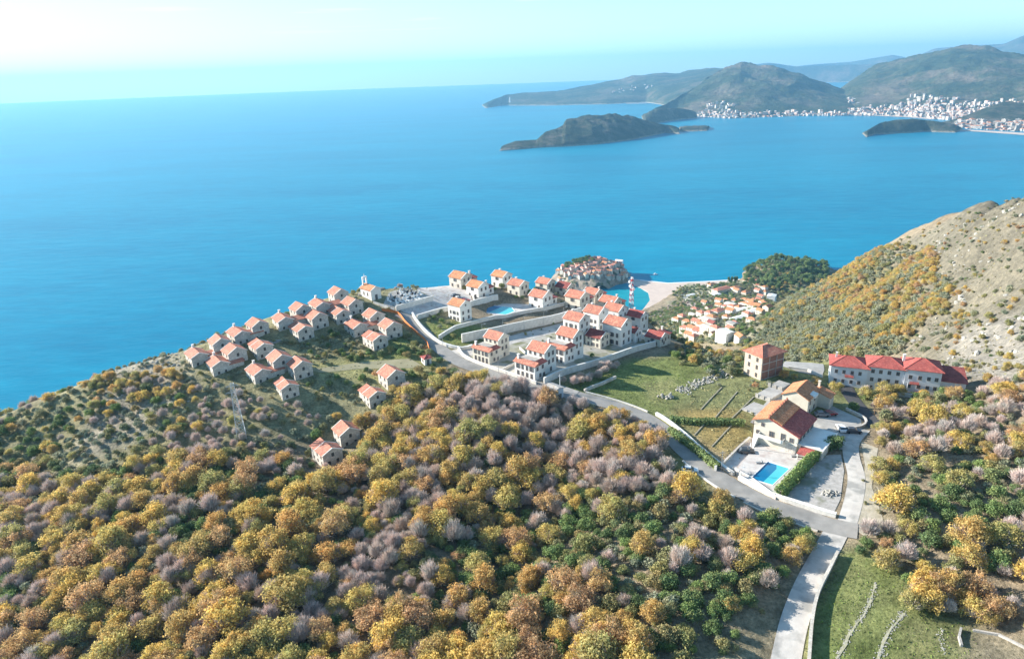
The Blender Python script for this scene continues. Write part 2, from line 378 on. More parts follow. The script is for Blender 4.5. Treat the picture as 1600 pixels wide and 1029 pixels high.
rid = 1 - np.abs(vnoise(XX, YY, 30, 21, 5)) * 2
ZZ = ZZ + rockf * rid * 1.8 + rockf * (1 - 2 * np.abs(vnoise(XX, YY, 9, 77, 4))) * 1.0
# gully that runs up through the wood
gl = smooth_line(GP([(700, 1029), (790, 860), (830, 770), (870, 700), (880, 650)]), 4)
_gd = np.full(XX.shape, 1e3)
for q in gl: _gd = np.minimum(_gd, np.hypot(XX - q[0], YY - q[1]))
ZZ -= 3.5 * np.exp(-(_gd / 12) ** 2) * calm
def pad(pts, z, soft=2):
    global ZZ
    pl = [tuple(P(a, b, z)[:2]) for a, b in pts]; k = blur(inpoly(XX, YY, pl).astype(float), soft); k = np.clip(k * 1.6, 0, 1); ZZ = ZZ * (1 - k) + z * k
DECK_Z = 251.9
pad([(748, 489), (784, 472), (830, 473), (848, 483), (795, 500)], 253.4, 1)
pad([(1145, 736), (1174, 697), (1178, 668), (1215, 640), (1256, 664), (1285, 700), (1268, 716), (1212, 778)], 251.0)
PX, PY = proj(XX, YY, ZZ)
# ground colours
def zone(poly, soft=2, far=None):
    z = inpoly(PX, PY, poly) & (ZZ > 0)
    if far is not None: z &= (YY > far[0]) & (YY < far[1])
    return blur(z.astype(float), soft)[..., None]
C = np.zeros(XX.shape + (3,)); C[:] = (.27, .22, .16)
def paint(mask, col): 
    global C
    C = C * (1 - mask) + np.array(col) * mask
paint(zone([(-100, 640), (0, 650), (200, 570), (290, 540), (560, 440), (700, 430), (700, 570), (640, 600), (540, 690), (400, 690), (150, 740), (-100, 790)], 3, (0, 420)), (.27, .25, .15))
paint(zone([(150, 585), (280, 545), (300, 600), (200, 700), (90, 730), (150, 640)], 4, (0, 420)), (.30, .27, .22))
paint(zone([(520, 560), (600, 545), (700, 560), (640, 610), (560, 600), (440, 570)], 2, (0, 420)), (.26, .25, .12))
paint(zone([(600, 500), (660, 540), (668, 560), (600, 560), (600, 520)], 2, (0, 420)), (.16, .19, .07))
paint(zone([(650, 505), (720, 500), (790, 520), (730, 540), (700, 545)], 1, (0, 480)), (.17, .20, .07))
paint(zone([(860, 600), (960, 570), (1050, 555), (1150, 560), (1300, 560), (1420, 620), (1330, 640), (1180, 700), (1040, 670), (960, 630)], 2, (0, 420)), (.19, .20, .095))
paint(zone([(870, 608), (905, 600), (985, 562), (1050, 556), (1102, 572), (1090, 600), (1030, 650), (960, 632)], 1, (0, 420)), (.17, .20, .075))
paint(zone([(1050, 640), (1160, 640), (1175, 690), (1125, 720)], 1, (0, 420)), (.27, .21, .09))
paint(zone([(1040, 690), (1080, 720), (1130, 780), (1100, 790), (1050, 750), (1035, 710)], 1, (0, 420)), (.20, .20, .08))
paint(zone([(1310, 850), (1400, 870), (1440, 940), (1520, 980), (1520, 1100), (1230, 1100), (1262, 960)], 1, (-50, 420)), (.165, .20, .07))
paint(zone([(1490, 985), (1560, 985), (1700, 1050), (1700, 1150), (1530, 1100)], 1, (-50, 420)), (.25, .22, .16))
paint(zone([(1060, 1010), (1200, 930), (1260, 870), (1240, 950), (1210, 1100), (1050, 1100)], 1, (-50, 420)), (.23, .20, .14))
paint(zone([(1360, 690), (1345, 760), (1360, 830), (1400, 830), (1375, 760)], 1, (-50, 420)), (.30, .27, .20))
paint(zone([(1280, 560), (1180, 545), (1040, 530), (1040, 500), (1250, 430), (1290, 430), (1380, 395), (1460, 560)], 2, (330, 1400)), (.19, .165, .085))
paint(rockf[..., None], (.175, .158, .125))
paint(zone([(1485, 585), (1480, 540), (1530, 500), (1600, 490), (1720, 520), (1720, 600), (1560, 600)], 3), (.27, .25, .225))
paint(zone([(1055, 440), (1165, 438), (1170, 460), (1060, 470)], 1, (700, 1400)), (.30, .29, .20))
paint(zone([(1040, 470), (1200, 460), (1200, 530), (1060, 525)], 1, (500, 1400)), (.24, .22, .16))
for pl in ([(1330, 870), (1362, 880), (1345, 940), (1300, 1010), (1285, 1010), (1320, 940)], [(1375, 900), (1410, 930), (1395, 960), (1362, 990), (1350, 985)], [(1420, 960), (1490, 985), (1470, 1100), (1400, 1100), (1400, 1010)], [(1000, 600), (1050, 590), (1060, 610), (1020, 640)]):
    paint(zone(pl, 1, (-50, 420)) * .6, (.27, .25, .13))
nzv = vnoise(XX, YY, 16, 31)[..., None]; C = C * (1 + .28 * nzv)
nv = len(gx); V = np.stack([XX, YY, ZZ], -1).reshape(-1, 3)
idx = np.arange(XX.size).reshape(XX.shape)
Fq = np.stack([idx[:-1, :-1], idx[:-1, 1:], idx[1:, 1:], idx[1:, :-1]], -1).reshape(-1, 4)
keep = (V[Fq][:, :, 2].max(1) > -8)
Fq = Fq[keep]
me = np_mesh('ground', V, Fq, None, True)
ca = me.color_attributes.new('ground', 'FLOAT_COLOR', 'POINT')
ca.data.foreach_set('color', np.concatenate([np.clip(C, .01, 1), np.ones(XX.shape + (1,))], -1).reshape(-1).astype(np.float32))
def ground_mat():
    m, nt, b, N, L = mat_base('ground_soil_and_grass')
    at = N.new('ShaderNodeAttribute'); at.attribute_name = 'ground'
    t = noise_node(N, L, .22, 6, rough=.7); r = ramp(N, L, t.outputs[0], [(.3, (.55, .55, .55)), (.5, (1, 1, 1)), (.7, (1.45, 1.4, 1.35))])
    c = mixc(N, L, 1.0, at.outputs['Color'], r.outputs[0], 'MULTIPLY')
    t2 = noise_node(N, L, 1.3, 4, rough=.7); r2 = ramp(N, L, t2.outputs[0], [(.35, (.65, .66, .6)), (.65, (1.3, 1.28, 1.25))])
    c = mixc(N, L, 1.0, c, r2.outputs[0], 'MULTIPLY')
    L.new(c, b.inputs['Base Color']); b.inputs['Roughness'].default_value = 1; b.inputs['Specular IOR Level'].default_value = .1
    t3 = noise_node(N, L, .9, 6, rough=.75); bp = N.new('ShaderNodeBump'); bp.inputs['Strength'].default_value = .9; bp.inputs['Distance'].default_value = .7
    L.new(t3.outputs[0], bp.inputs['Height']); L.new(bp.outputs[0], b.inputs['Normal'])
    return m
M['ground'] = ground_mat(); me.materials.append(M['ground'])
tag(link('ground', me), kind='structure')

# ------------------------------------------------------------------ sea
def sea_mat():
    m, nt, b, N, L = mat_base('sea_water')
    ge = N.new('ShaderNodeNewGeometry')
    mp = N.new('ShaderNodeMapping'); mp.inputs['Rotation'].default_value = (0, 0, .5); mp.inputs['Scale'].default_value = (.35, 1, 1); L.new(ge.outputs['Position'], mp.inputs[0])
    big = noise_node(N, L, .0028, 8, mp.outputs[0], rough=.68); r = ramp(N, L, big.outputs[0], [(.35, (.0, .165, .290)), (.65, (.0, .235, .370))])  # water blues, spread widened to paint in glitter streaks
    # shallow water round the beach
    lc = P(1000, 462, 0)
    vs = N.new('ShaderNodeVectorMath'); vs.operation = 'DISTANCE'; L.new(ge.outputs['Position'], vs.inputs[0]); vs.inputs[1].default_value = tuple(lc)
    sh = N.new('ShaderNodeMapRange'); sh.inputs['From Min'].default_value = 30; sh.inputs['From Max'].default_value = 95; sh.inputs['To Min'].default_value = 1; sh.inputs['To Max'].default_value = 0
    L.new(vs.outputs['Value'], sh.inputs['Value'])
    c = mixc(N, L, sh.outputs[0], r.outputs[0], (.01, .27, .33))
    wv = noise_node(N, L, .045, 6, mp.outputs[0], rough=.7); wr_ = ramp(N, L, wv.outputs[0], [(.35, (.86, .9, .92)), (.65, (1.12, 1.08, 1.06))]); c = mixc(N, L, 1.0, c, wr_.outputs[0], 'MULTIPLY')  # light and dark of ripples put in as colour noise
    L.new(c, b.inputs['Base Color']); b.inputs['Roughness'].default_value = .28; b.inputs['IOR'].default_value = 1.33
    b.inputs['Specular IOR Level'].default_value = .06
    w1 = noise_node(N, L, .035, 6, mp.outputs[0], rough=.65); w2 = noise_node(N, L, .3, 4, mp.outputs[0], rough=.6)
    ad = N.new('ShaderNodeMath'); ad.operation = 'MULTIPLY_ADD'; L.new(w2.outputs[0], ad.inputs[0]); ad.inputs[1].default_value = .25; L.new(w1.outputs[0], ad.inputs[2])
    bp = N.new('ShaderNodeBump'); bp.inputs['Strength'].default_value = .5; bp.inputs['Distance'].default_value = 3.0
    L.new(ad.outputs[0], bp.inputs['Height']); L.new(bp.outputs[0], b.inputs['Normal'])
    return m
M['sea'] = sea_mat()
radii = [0, 60, 150, 300, 600, 1000, 1600, 2500, 4000, 6000, 9000, 14000, 22000, 33000]
SV = [(0, 0, 0)]; SF = []; ns = 96
for r_ in radii[1:]:
    for i in range(ns):
        a = 2 * math.pi * i / ns; SV.append((r_ * math.sin(a), r_ * math.cos(a), 0))
for i in range(ns):
    SF.append((0, 1 + (i + 1) % ns, 1 + i))
for k in range(len(radii) - 2):
    for i in range(ns):
        j = (i + 1) % ns; a = 1 + k * ns; SF.append((a + i, a + j, a + ns + j, a + ns + i))
me = bpy.data.meshes.new('sea'); me.from_pydata(SV, [], SF); me.materials.append(M['sea'])
tag(link('sea', me), kind='structure')

# ------------------------------------------------------------------ far land: base line on the water, crest line at a distance
def far_mat(name, c1, c2, c3, sc):
    m, nt, b, N, L = mat_base(name)
    t = noise_node(N, L, sc, 7, rough=.7); r = ramp(N, L, t.outputs[0], [(.35, c1), (.5, c2), (.66, c3)])
    t2 = noise_node(N, L, sc * 12, 4, rough=.7); r2 = ramp(N, L, t2.outputs[0], [(.3, (.6, .6, .6)), (.7, (1.3, 1.3, 1.3))])
    col = mixc(N, L, 1.0, r.outputs[0], r2.outputs[0], 'MULTIPLY')
    ge = N.new('ShaderNodeNewGeometry'); sp = N.new('ShaderNodeSeparateXYZ'); L.new(ge.outputs['Position'], sp.inputs[0])
    nn = noise_node(N, L, sc * 6, 3); ma = N.new('ShaderNodeMath'); ma.operation = 'MULTIPLY_ADD'; L.new(nn.outputs[0], ma.inputs[0]); ma.inputs[1].default_value = -18; L.new(sp.outputs['Z'], ma.inputs[2])
    mr = N.new('ShaderNodeMapRange'); mr.inputs['From Min'].default_value = -8; mr.inputs['From Max'].default_value = 1; mr.inputs['To Min'].default_value = 1; mr.inputs['To Max'].default_value = 0
    L.new(ma.outputs[0], mr.inputs['Value'])
    L.new(mixc(N, L, mr.outputs[0], col, (.36, .33, .28)), b.inputs['Base Color'])
    b.inputs['Roughness'].default_value = 1; b.inputs['Specular IOR Level'].default_value = .05
    t3 = noise_node(N, L, sc * 10, 6, rough=.7); bp = N.new('ShaderNodeBump'); bp.inputs['Strength'].default_value = .8; bp.inputs['Distance'].default_value = 30
    L.new(t3.outputs[0], bp.inputs['Height']); L.new(bp.outputs[0], b.inputs['Normal'])
    return m
M['far'] = far_mat('wooded_far_hills', (.028, .05, .036), (.07, .085, .05), (.19, .15, .115), .0022)  # wooded and bare tones, contrast widened to suggest sunlit slopes
M['isle'] = far_mat('scrub_covered_island', (.03, .05, .036), (.075, .085, .055), (.19, .16, .13), .012)
FAR = {}
def landform(name, base, crest, mat, nu=160, nvv=40, rough=.22, scale=400, seed=1, back=.7, power=.75, raw=False, nm=None):
    """base: (px, py) on the water line; crest: (px, py, metres away)"""
    B = np.array([P(*b)[:2] for b in base]); bt = np.array([b[0] for b in base], float)
    Cc = []
    for px, py, D in crest:
        rb_ = ray(px, np.interp(px, [b[0] for b in base], [b[1] for b in base])); dl = math.atan2(-rb_[2], math.hypot(rb_[0], rb_[1])); D = D if raw else D * math.tan(max(dl - R(.608), .004)) / math.tan(dl)
        d = ray(px, py); t = D / math.hypot(d[0], d[1]); Cc.append((d[0] * t, d[1] * t, CH + d[2] * t))
    Cc = np.array(Cc); ct = np.array([c[0] for c in crest], float)
    u0, u1 = max(bt[0], ct[0]), min(bt[-1], ct[-1])
    ub = np.linspace(bt[0], bt[-1], nu); uc = np.linspace(ct[0], ct[-1], nu)
    Bx = np.interp(ub, bt, B[:, 0]); By = np.interp(ub, bt, B[:, 1])
    Cx = np.interp(uc, ct, Cc[:, 0]); Cy = np.interp(uc, ct, Cc[:, 1]); Cz = np.maximum(np.interp(uc, ct, Cc[:, 2]), 2)
    v = np.concatenate([np.linspace(-.03, 1, nvv), 1 + back * np.linspace(0, 1, nvv // 2)[1:]])
    X = Bx[None] + (Cx - Bx)[None] * v[:, None]; Y = By[None] + (Cy - By)[None] * v[:, None]
    prof = np.where(v < 0, v * 8, np.where(v <= 1, np.abs(v) ** power, np.cos((v - 1) / back * math.pi / 2 * 1.08)))
    edge = np.clip(np.minimum(np.arange(nu), np.arange(nu)[::-1]) / 6, 0, 1)[None]
    n1 = 1 - 2 * np.abs(vnoise(X, Y, scale, seed, 6)); n2 = vnoise(X, Y, scale * .35, seed + 5, 5)
    fall = (np.clip(v, 0, 1) * np.clip(2.0 - v, 0, 1)) ** .6
    Z = Cz[None] * prof[:, None] * (.75 + .25 * edge) + Cz[None] * rough * (n1 - .35 + .5 * n2) * fall[:, None] * np.where(v <= 1, np.minimum(1, (1 - v) * 3 + .28), 1)[:, None]
    Z = np.where(v[:, None] <= 0, v[:, None] * 300, np.maximum(Z, .5 if True else 0))
    Z[-1] = -15; Z[:, 0] = np.minimum(Z[:, 0], -1); Z[:, -1] = np.minimum(Z[:, -1], -1)
    idx = np.arange(X.size).reshape(X.shape)
    Fq = np.stack([idx[:-1, :-1], idx[:-1, 1:], idx[1:, 1:], idx[1:, :-1]], -1).reshape(-1, 4)
    me = np_mesh(name, np.stack([X, Y, Z], -1).reshape(-1, 3), Fq, mat, True)
    FAR[name + str(seed)] = (X, Y, Z)
    return tag(link(nm or name, me), kind='structure')
# far blue range behind everything
landform('distant_mountain_range', [(1180, 127), (1400, 119), (1640, 110.5), (1900, 101)],
         [(1180, 112, 20500), (1270, 101, 20500), (1330, 97, 20500), (1395, 86, 20000), (1425, 92, 20000), (1460, 76, 19500), (1520, 71, 19000), (1570, 69, 18500), (1600, 56, 18500), (1700, 54, 18500), (1900, 60, 18500)], M['far'], 120, 20, .04, 2600, 41, raw=True)
# peninsula with a lighthouse, far left
landform('peninsula', [(752, 164), (800, 165), (860, 165), (900, 164), (950, 163), (1010, 160), (1060, 168), (1120, 170), (1240, 175)],
         [(756, 160, 12400), (790, 149, 12900), (830, 145, 13300), (870, 144, 13600), (900, 138, 13900), (935, 131, 14000), (970, 126, 14000), (990, 121, 14000), (1025, 115.5, 14000), (1060, 116, 13600), (1090, 112, 13000), (1120, 106.5, 12600), (1170, 108, 12000), (1240, 108, 12000)], M['far'], 200, 40, .16, 900, 2, nm='peninsula_hills')
landform('far_ridge', [(1040, 137), (1200, 131), (1420, 123), (1560, 118)],
         [(1060, 118, 16500), (1110, 110, 16500), (1160, 103, 16500), (1200, 98.5, 16500), (1245, 104, 16500), (1300, 103, 16500), (1350, 101, 16500), (1400, 97, 16500), (1440, 100, 16500), (1560, 108, 16500)], M['far'], 160, 30, .06, 1200, 9, raw=True, nm='ridge_hills')
landform('headland_hill', [(1003, 181), (1040, 180), (1090, 182), (1140, 185), (1200, 183), (1260, 181), (1320, 181), (1345, 180)],
         [(1015, 172, 7100), (1045, 161, 7700), (1075, 146, 8200), (1105, 125, 8600), (1135, 108, 8900), (1158, 101, 9000), (1180, 104, 9000), (1215, 112, 8800), (1255, 121, 8800), (1295, 134, 8800), (1330, 146, 8700), (1350, 158, 8500)], M['far'], 240, 60, .17, 480, 4, power=1.0, nm='headland_terrain')
landform('mountain', [(1320, 181), (1380, 180), (1440, 183), (1480, 187), (1540, 190), (1620, 196), (1760, 215), (1900, 240)],
         [(1300, 150, 8900), (1330, 128, 9300), (1365, 108, 9500), (1400, 95, 9600), (1440, 84, 9500), (1485, 78.5, 9300), (1540, 80, 9000), (1580, 86, 8800), (1620, 90, 8500), (1700, 85, 8000), (1800, 80, 7500), (1900, 80, 7000)], M['far'], 280, 60, .19, 700, 6, power=1.35, nm='mountain_terrain')
# scrub hill in front of the town and the dark wooded point
landform('town_hill', [(1440, 196), (1500, 200), (1560, 203), (1640, 208), (1760, 222)],
         [(1500, 184, 5800), (1540, 168, 5900), (1565, 160, 5900), (1600, 163, 5900), (1680, 165, 5900), (1760, 175, 5800)], M['isle'], 90, 24, .08, 200, 12, power=1.0, nm='town_terrain')
landform('wooded_point', [(1346, 208), (1380, 210), (1420, 208), (1470, 203), (1505, 201)],
         [(1352, 204, 4680), (1375, 193, 4850), (1400, 187, 4950), (1430, 186, 5000), (1465, 190, 5050), (1500, 196, 5100)], M['isle'], 90, 24, .14, 120, 14, nm='point_terrain')
# the long island in the bay
landform('bay_island', [(780, 236), (810, 234), (843, 231), (880, 229.5), (930, 226), (985, 219), (1030, 210), (1060, 202)],
         [(783, 228, 4060), (805, 221, 4120), (838, 219, 4180), (850, 208, 4260), (880, 196, 4420), (885, 187, 4500), (915, 182, 4600), (960, 180, 4750), (990, 183, 4850), (1010, 190, 4950), (1040, 195, 5000), (1062, 199, 5080)], M['isle'], 260, 50, .13, 130, 3, power=.62, nm='island_terrain')
landform('rocky_shoal', [(1060, 199.6), (1085, 198.4), (1110, 198)], [(1062, 197.6, 5260), (1085, 196.8, 5300), (1108, 196.9, 5320)], M['isle'], 40, 8, .3, 60, 7, nm='shoal_terrain')
landform('low_cape', [(1002, 181.5), (1030, 183.5), (1060, 183), (1090, 182.5)], [(1006, 176, 6500), (1030, 170, 6600), (1062, 169, 6800), (1090, 174, 6900)], M['isle'], 60, 16, .2, 150, 8, nm='cape_terrain')
# sandy shore strips of the far town
def strip(name, pts, widths, z, mat, kind='structure'):
    L_ = smooth_line([P(*p)[:2] for p in pts], 40); mb = MB(); n = len(L_)
    for i in range(n - 1):
        a, b = L_[i], L_[i + 1]; d = b - a; d = np.array([-d[1], d[0]]) / np.linalg.norm(d); w = np.interp([i / n, (i + 1) / n], [0, .5, 1], widths)
        mb.poly([(*(a - d * w[0] / 2), z), (*(b - d * w[1] / 2), z), (*(b + d * w[1] / 2), z), (*(a + d * w[0] / 2), z)])
    return tag(mb.build(name, mat), kind=kind)
M['sand'] = noisy('beach_sand', (.55, .44, .37), (.64, .52, .44), .08, .95, bump=.1, bscale=1)
strip('far_beach', [(1296, 180.4), (1360, 180.8), (1420, 183), (1460, 186.5)], (40, 70, 60), 1.2, M['sand'])
strip('far_beach', [(1462, 202), (1520, 204.5), (1575, 208), (1640, 213)], (60, 90, 90), 1.2, M['sand'])
strip('far_beach', [(978, 162.2), (1000, 161.6), (1016, 161.2)], (60, 120, 60), 1.2, M['sand'])

# ------------------------------------------------------------------ air
hz = MB(); hz.b(-33600, 33600, -33600, 33600, -31, 1040)
hm = bpy.data.materials.new('air_haze'); hm.use_nodes = True
for n in list(hm.node_tree.nodes): hm.node_tree.nodes.remove(n)
pv = hm.node_tree.nodes.new('ShaderNodeVolumePrincipled'); ho = hm.node_tree.nodes.new('ShaderNodeOutputMaterial')
pv.inputs['Color'].default_value = (.27, .63, 1.0, 1); pv.inputs['Density'].default_value = 6.2e-5; pv.inputs['Anisotropy'].default_value = .2
hm.node_tree.links.new(pv.outputs[0], ho.inputs['Volume'])
tag(hz.build('haze', hm), kind='stuff')
# ------------------------------------------------------------------ trees and shrubs
def leaf_mat(name, cols, trans=.45, vary=.4):
    cols = [tuple(min(v * 1.36, .88) for v in c) for c in cols]
    m, nt, b, N, L = mat_base(name)
    oi = N.new('ShaderNodeObjectInfo')
    r = ramp(N, L, oi.outputs['Random'], [(i / max(len(cols) - 1, 1), c) for i, c in enumerate(cols)])
    at = N.new('ShaderNodeAttribute'); at.attribute_name = 'leafv'
    mr = N.new('ShaderNodeMapRange'); L.new(at.outputs['Fac'], mr.inputs['Value']); mr.inputs['To Min'].default_value = 1 - vary; mr.inputs['To Max'].default_value = 1 + vary
    mul = N.new('ShaderNodeVectorMath'); mul.operation = 'SCALE'; L.new(r.outputs[0], mul.inputs[0]); L.new(mr.outputs[0], mul.inputs['Scale'])
    wn3 = noise_node(N, L, .45, 3); wr = ramp(N, L, wn3.outputs[0], [(.3, (.78, .92, .95)), (.5, (1, 1, 1)), (.7, (1.08, 1.0, .92))])
    mul0 = mul; mm = N.new('ShaderNodeVectorMath'); mm.operation = 'MULTIPLY'; L.new(mul0.outputs[0], mm.inputs[0]); L.new(wr.outputs[0], mm.inputs[1]); mul = mm
    L.new(mul.outputs[0], b.inputs['Base Color']); b.inputs['Roughness'].default_value = .7; b.inputs['Specular IOR Level'].default_value = .15
    tr = N.new('ShaderNodeBsdfTranslucent'); L.new(mul.outputs[0], tr.inputs['Color'])
    mxs = N.new('ShaderNodeMixShader'); mxs.inputs[0].default_value = trans
    out = [n for n in N if n.type == 'OUTPUT_MATERIAL'][0]
    L.new(b.outputs[0], mxs.inputs[1]); L.new(tr.outputs[0], mxs.inputs[2]); L.new(mxs.outputs[0], out.inputs['Surface'])
    return m
M['gold'] = leaf_mat('golden_leaves', [(.45, .33, .12), (.52, .38, .12), (.38, .33, .13), (.48, .31, .12), (.33, .31, .13), (.54, .40, .13)])
M['rust'] = leaf_mat('rust_leaves', [(.42, .27, .14), (.46, .31, .16), (.40, .26, .15), (.48, .34, .15)])
M['green'] = leaf_mat('evergreen_leaves', [(.10, .14, .06), (.13, .18, .07), (.18, .24, .08), (.16, .18, .09)], .25)
M['olive'] = leaf_mat('olive_leaves', [(.22, .22, .09), (.27, .24, .10), (.19, .20, .11), (.28, .22, .10)], .25)
M['greygreen'] = leaf_mat('grey_green_leaves', [(.23, .24, .16), (.28, .28, .19), (.20, .22, .15), (.31, .28, .19)], .25)
M['twig'] = leaf_mat('bare_twigs', [(.42, .35, .32), (.48, .39, .36), (.38, .31, .27), (.50, .43, .39)], .1, .3)
M['cypress'] = leaf_mat('cypress_leaves', [(.03, .055, .02), (.04, .065, .025)], .15)
M['bark_t'] = M['bark']

def lobes(n, seed, flat=.75, spread=.62, r0=.34, r1=.5):
    g = np.random.default_rng(seed); out = [(0, 0, .1, .55)]
    for i in range(n):
        a = 2.4 * i + g.uniform(-.4, .4); e = g.uniform(-.25, 1.0); rr = spread * math.cos(e * 1.2) * g.uniform(.75, 1.1)
        out.append((rr * math.cos(a), rr * math.sin(a), flat * math.sin(e * 1.3) * .75, g.uniform(r0, r1)))
    return np.array(out)
def leaf_cloud(n, size, lb, seed, droop=.6, fill=.25):
    """n leaf-sized quads spread over and through the lobes"""
    g = np.random.default_rng(seed); w = lb[:, 3] ** 2; k = g.choice(len(lb), n, p=w / w.sum())
    d = g.normal(size=(n, 3)); d /= np.linalg.norm(d, axis=1)[:, None]
    d[:, 2] = np.where(d[:, 2] < -.35, -d[:, 2], d[:, 2])
    rad = lb[k, 3] * np.where(g.random(n) < fill, g.uniform(.4, .95, n), .98 + .22 * g.normal(size=n))
    # clumps: pull the leaves of a lobe together into sprays
    c = lb[k, :3] + d * rad[:, None]
    c += .05 * np.sin(c[:, [1, 2, 0]] * 17 + seed) + .03 * np.sin(c[:, [2, 0, 1]] * 31)
    nrm = d + g.normal(size=(n, 3)) * droop; nrm /= np.linalg.norm(nrm, axis=1)[:, None]
    up = g.normal(size=(n, 3)); t = np.cross(nrm, up); t /= np.linalg.norm(t, axis=1)[:, None]; b = np.cross(nrm, t)
    s = size * g.uniform(.6, 1.4, n)[:, None]
    V = np.stack([c - t * s - b * s * .6, c + t * s * .9 - b * s * .7, c + t * s + b * s * .6, c - t * s * .8 + b * s * .7], 1).reshape(-1, 3)
    leaf_tone = np.repeat(np.clip(.5 + .35 * np.sin(c[:, 0] * 6 + seed) * np.cos(c[:, 1] * 5) + g.normal(size=n) * .22, 0, 1), 4)  # patchy random tone for each leaf
    return V, leaf_tone
def twig_cloud(n, seed, rad=1.0, w=.012, flat=.8):
    g = np.random.default_rng(seed); d = g.normal(size=(n, 3)); d[:, 2] = np.abs(d[:, 2]) + .35; d /= np.linalg.norm(d, axis=1)[:, None]
    lump = 1 + .22 * np.sin(d[:, 0] * 5 + seed) * np.cos(d[:, 1] * 6 + seed) 
    r0 = g.uniform(.1, .62, n); c = d * (rad * r0 * lump)[:, None]; c[:, 2] *= flat
    dd = d + g.normal(size=(n, 3)) * .32 + np.array([0, 0, .75]); dd /= np.linalg.norm(dd, axis=1)[:, None]
    ln = g.uniform(.22, .55, n)[:, None] * rad; e = c + dd * ln
    t = np.cross(dd, g.normal(size=(n, 3))); t /= np.linalg.norm(t, axis=1)[:, None]; ww = w * g.uniform(.7, 1.6, n)[:, None]
    V = np.stack([c - t * ww, c + t * ww, e + t * ww * .5, e - t * ww * .5], 1).reshape(-1, 3)
    return V, np.repeat(np.clip(.35 + .5 * r0 + g.normal(size=n) * .15, 0, 1), 4)
def trunk_mb(h, r, seed, limbs=5, spread=.55, base=-.6):
    g = random.Random(seed); mb = MB(); mb.rod((0, 0, base), (0, 0, h * .6), r, 6, 0, r * .65)
    for i in range(limbs):
        a = 2 * math.pi * i / limbs + g.uniform(-.4, .4); z0 = h * g.uniform(.3, .6); s = spread * g.uniform(.7, 1.1)
        mb.rod((0, 0, z0), (s * math.cos(a), s * math.sin(a), z0 + h * g.uniform(.35, .6)), r * .5, 4, 0, r * .15)
    return mb
def cloud_mesh(name, V, leaf_tone, mat):
    me = np_mesh(name, V, np.arange(len(V)).reshape(-1, 4), mat, False)
    at = me.attributes.new('leafv', 'FLOAT', 'POINT'); at.data.foreach_set('value', leaf_tone.astype(np.float32)); return me
# every kind: unit crown (radius about 1, centre at z=0) and a trunk that ends at the crown; heights in crown radii
KIND = {}
def kind(key, mats, n_var, make, trunk, zc):
    KIND[key] = dict(crowns=[], trunks=[], zc=zc)
    for i in range(n_var):
        V, s = make(i); V[:, 2] += zc
        if key == 'gold':      # twigs show between the thinning leaves
            V2, s2 = twig_cloud(700, 950 + i, 1.12, .010, .85); V2[:, 2] += .25; n1 = len(V) // 4; V = np.concatenate([V, V2]); s = np.concatenate([s, s2])
            cm = cloud_mesh('crown', V, s, [mats[i % len(mats)], M['twig']]); cm.polygons.foreach_set('material_index', np.r_[np.zeros(n1, np.int32), np.ones(len(V2) // 4, np.int32)]); cm.update()
        else: cm = cloud_mesh('crown', V, s, mats[i % len(mats)])
        tm = trunk(i).mesh('trunk', M['bark_t'])
        KIND[key]['crowns'].append(cm); KIND[key]['trunks'].append(tm)
kind('gold', [M['gold'], M['gold'], M['rust'], M['gold'], M['gold'], M['gold']], 6, lambda i: leaf_cloud([3300, 2600, 2300, 3300, 2900, 2500][i], .040, lobes(19, 100 + i, .75 + .2 * (i % 3), .72, .16, .40), 200 + i, .7), lambda i: trunk_mb(1.0, .055, i), .58)
kind('bare', [M['twig']], 3, lambda i: twig_cloud(1900, 300 + i, 1.05, .012, 1.0), lambda i: trunk_mb(1.4, .035, 20 + i, 9, .6), .3)
kind('ever', [M['green'], M['olive'], M['green']], 3, lambda i: leaf_cloud(1900, .055, lobes(12, 400 + i, .7, .66, .24, .46), 500 + i, .8), lambda i: trunk_mb(.8, .06, 40 + i, 4), .45)
kind('scrub', [M['greygreen'], M['olive'], M['greygreen']], 3, lambda i: leaf_cloud(700, .085, lobes(6, 600 + i, .6), 700 + i, .9), lambda i: trunk_mb(.6, .06, 60 + i, 3), .4)
kind('pine', [M['green']], 2, lambda i: leaf_cloud(1100, .07, lobes(7, 800 + i, .8, .5), 900 + i, .8), lambda i: trunk_mb(1.6, .07, 80 + i, 4), 1.2)

# keep-out tests
KEEP = []     # world polygons, filled by hand below
def keep_px(*pts): KEEP.append(GP(pts))
HOUSE_SPOTS = []      # (x, y, r)
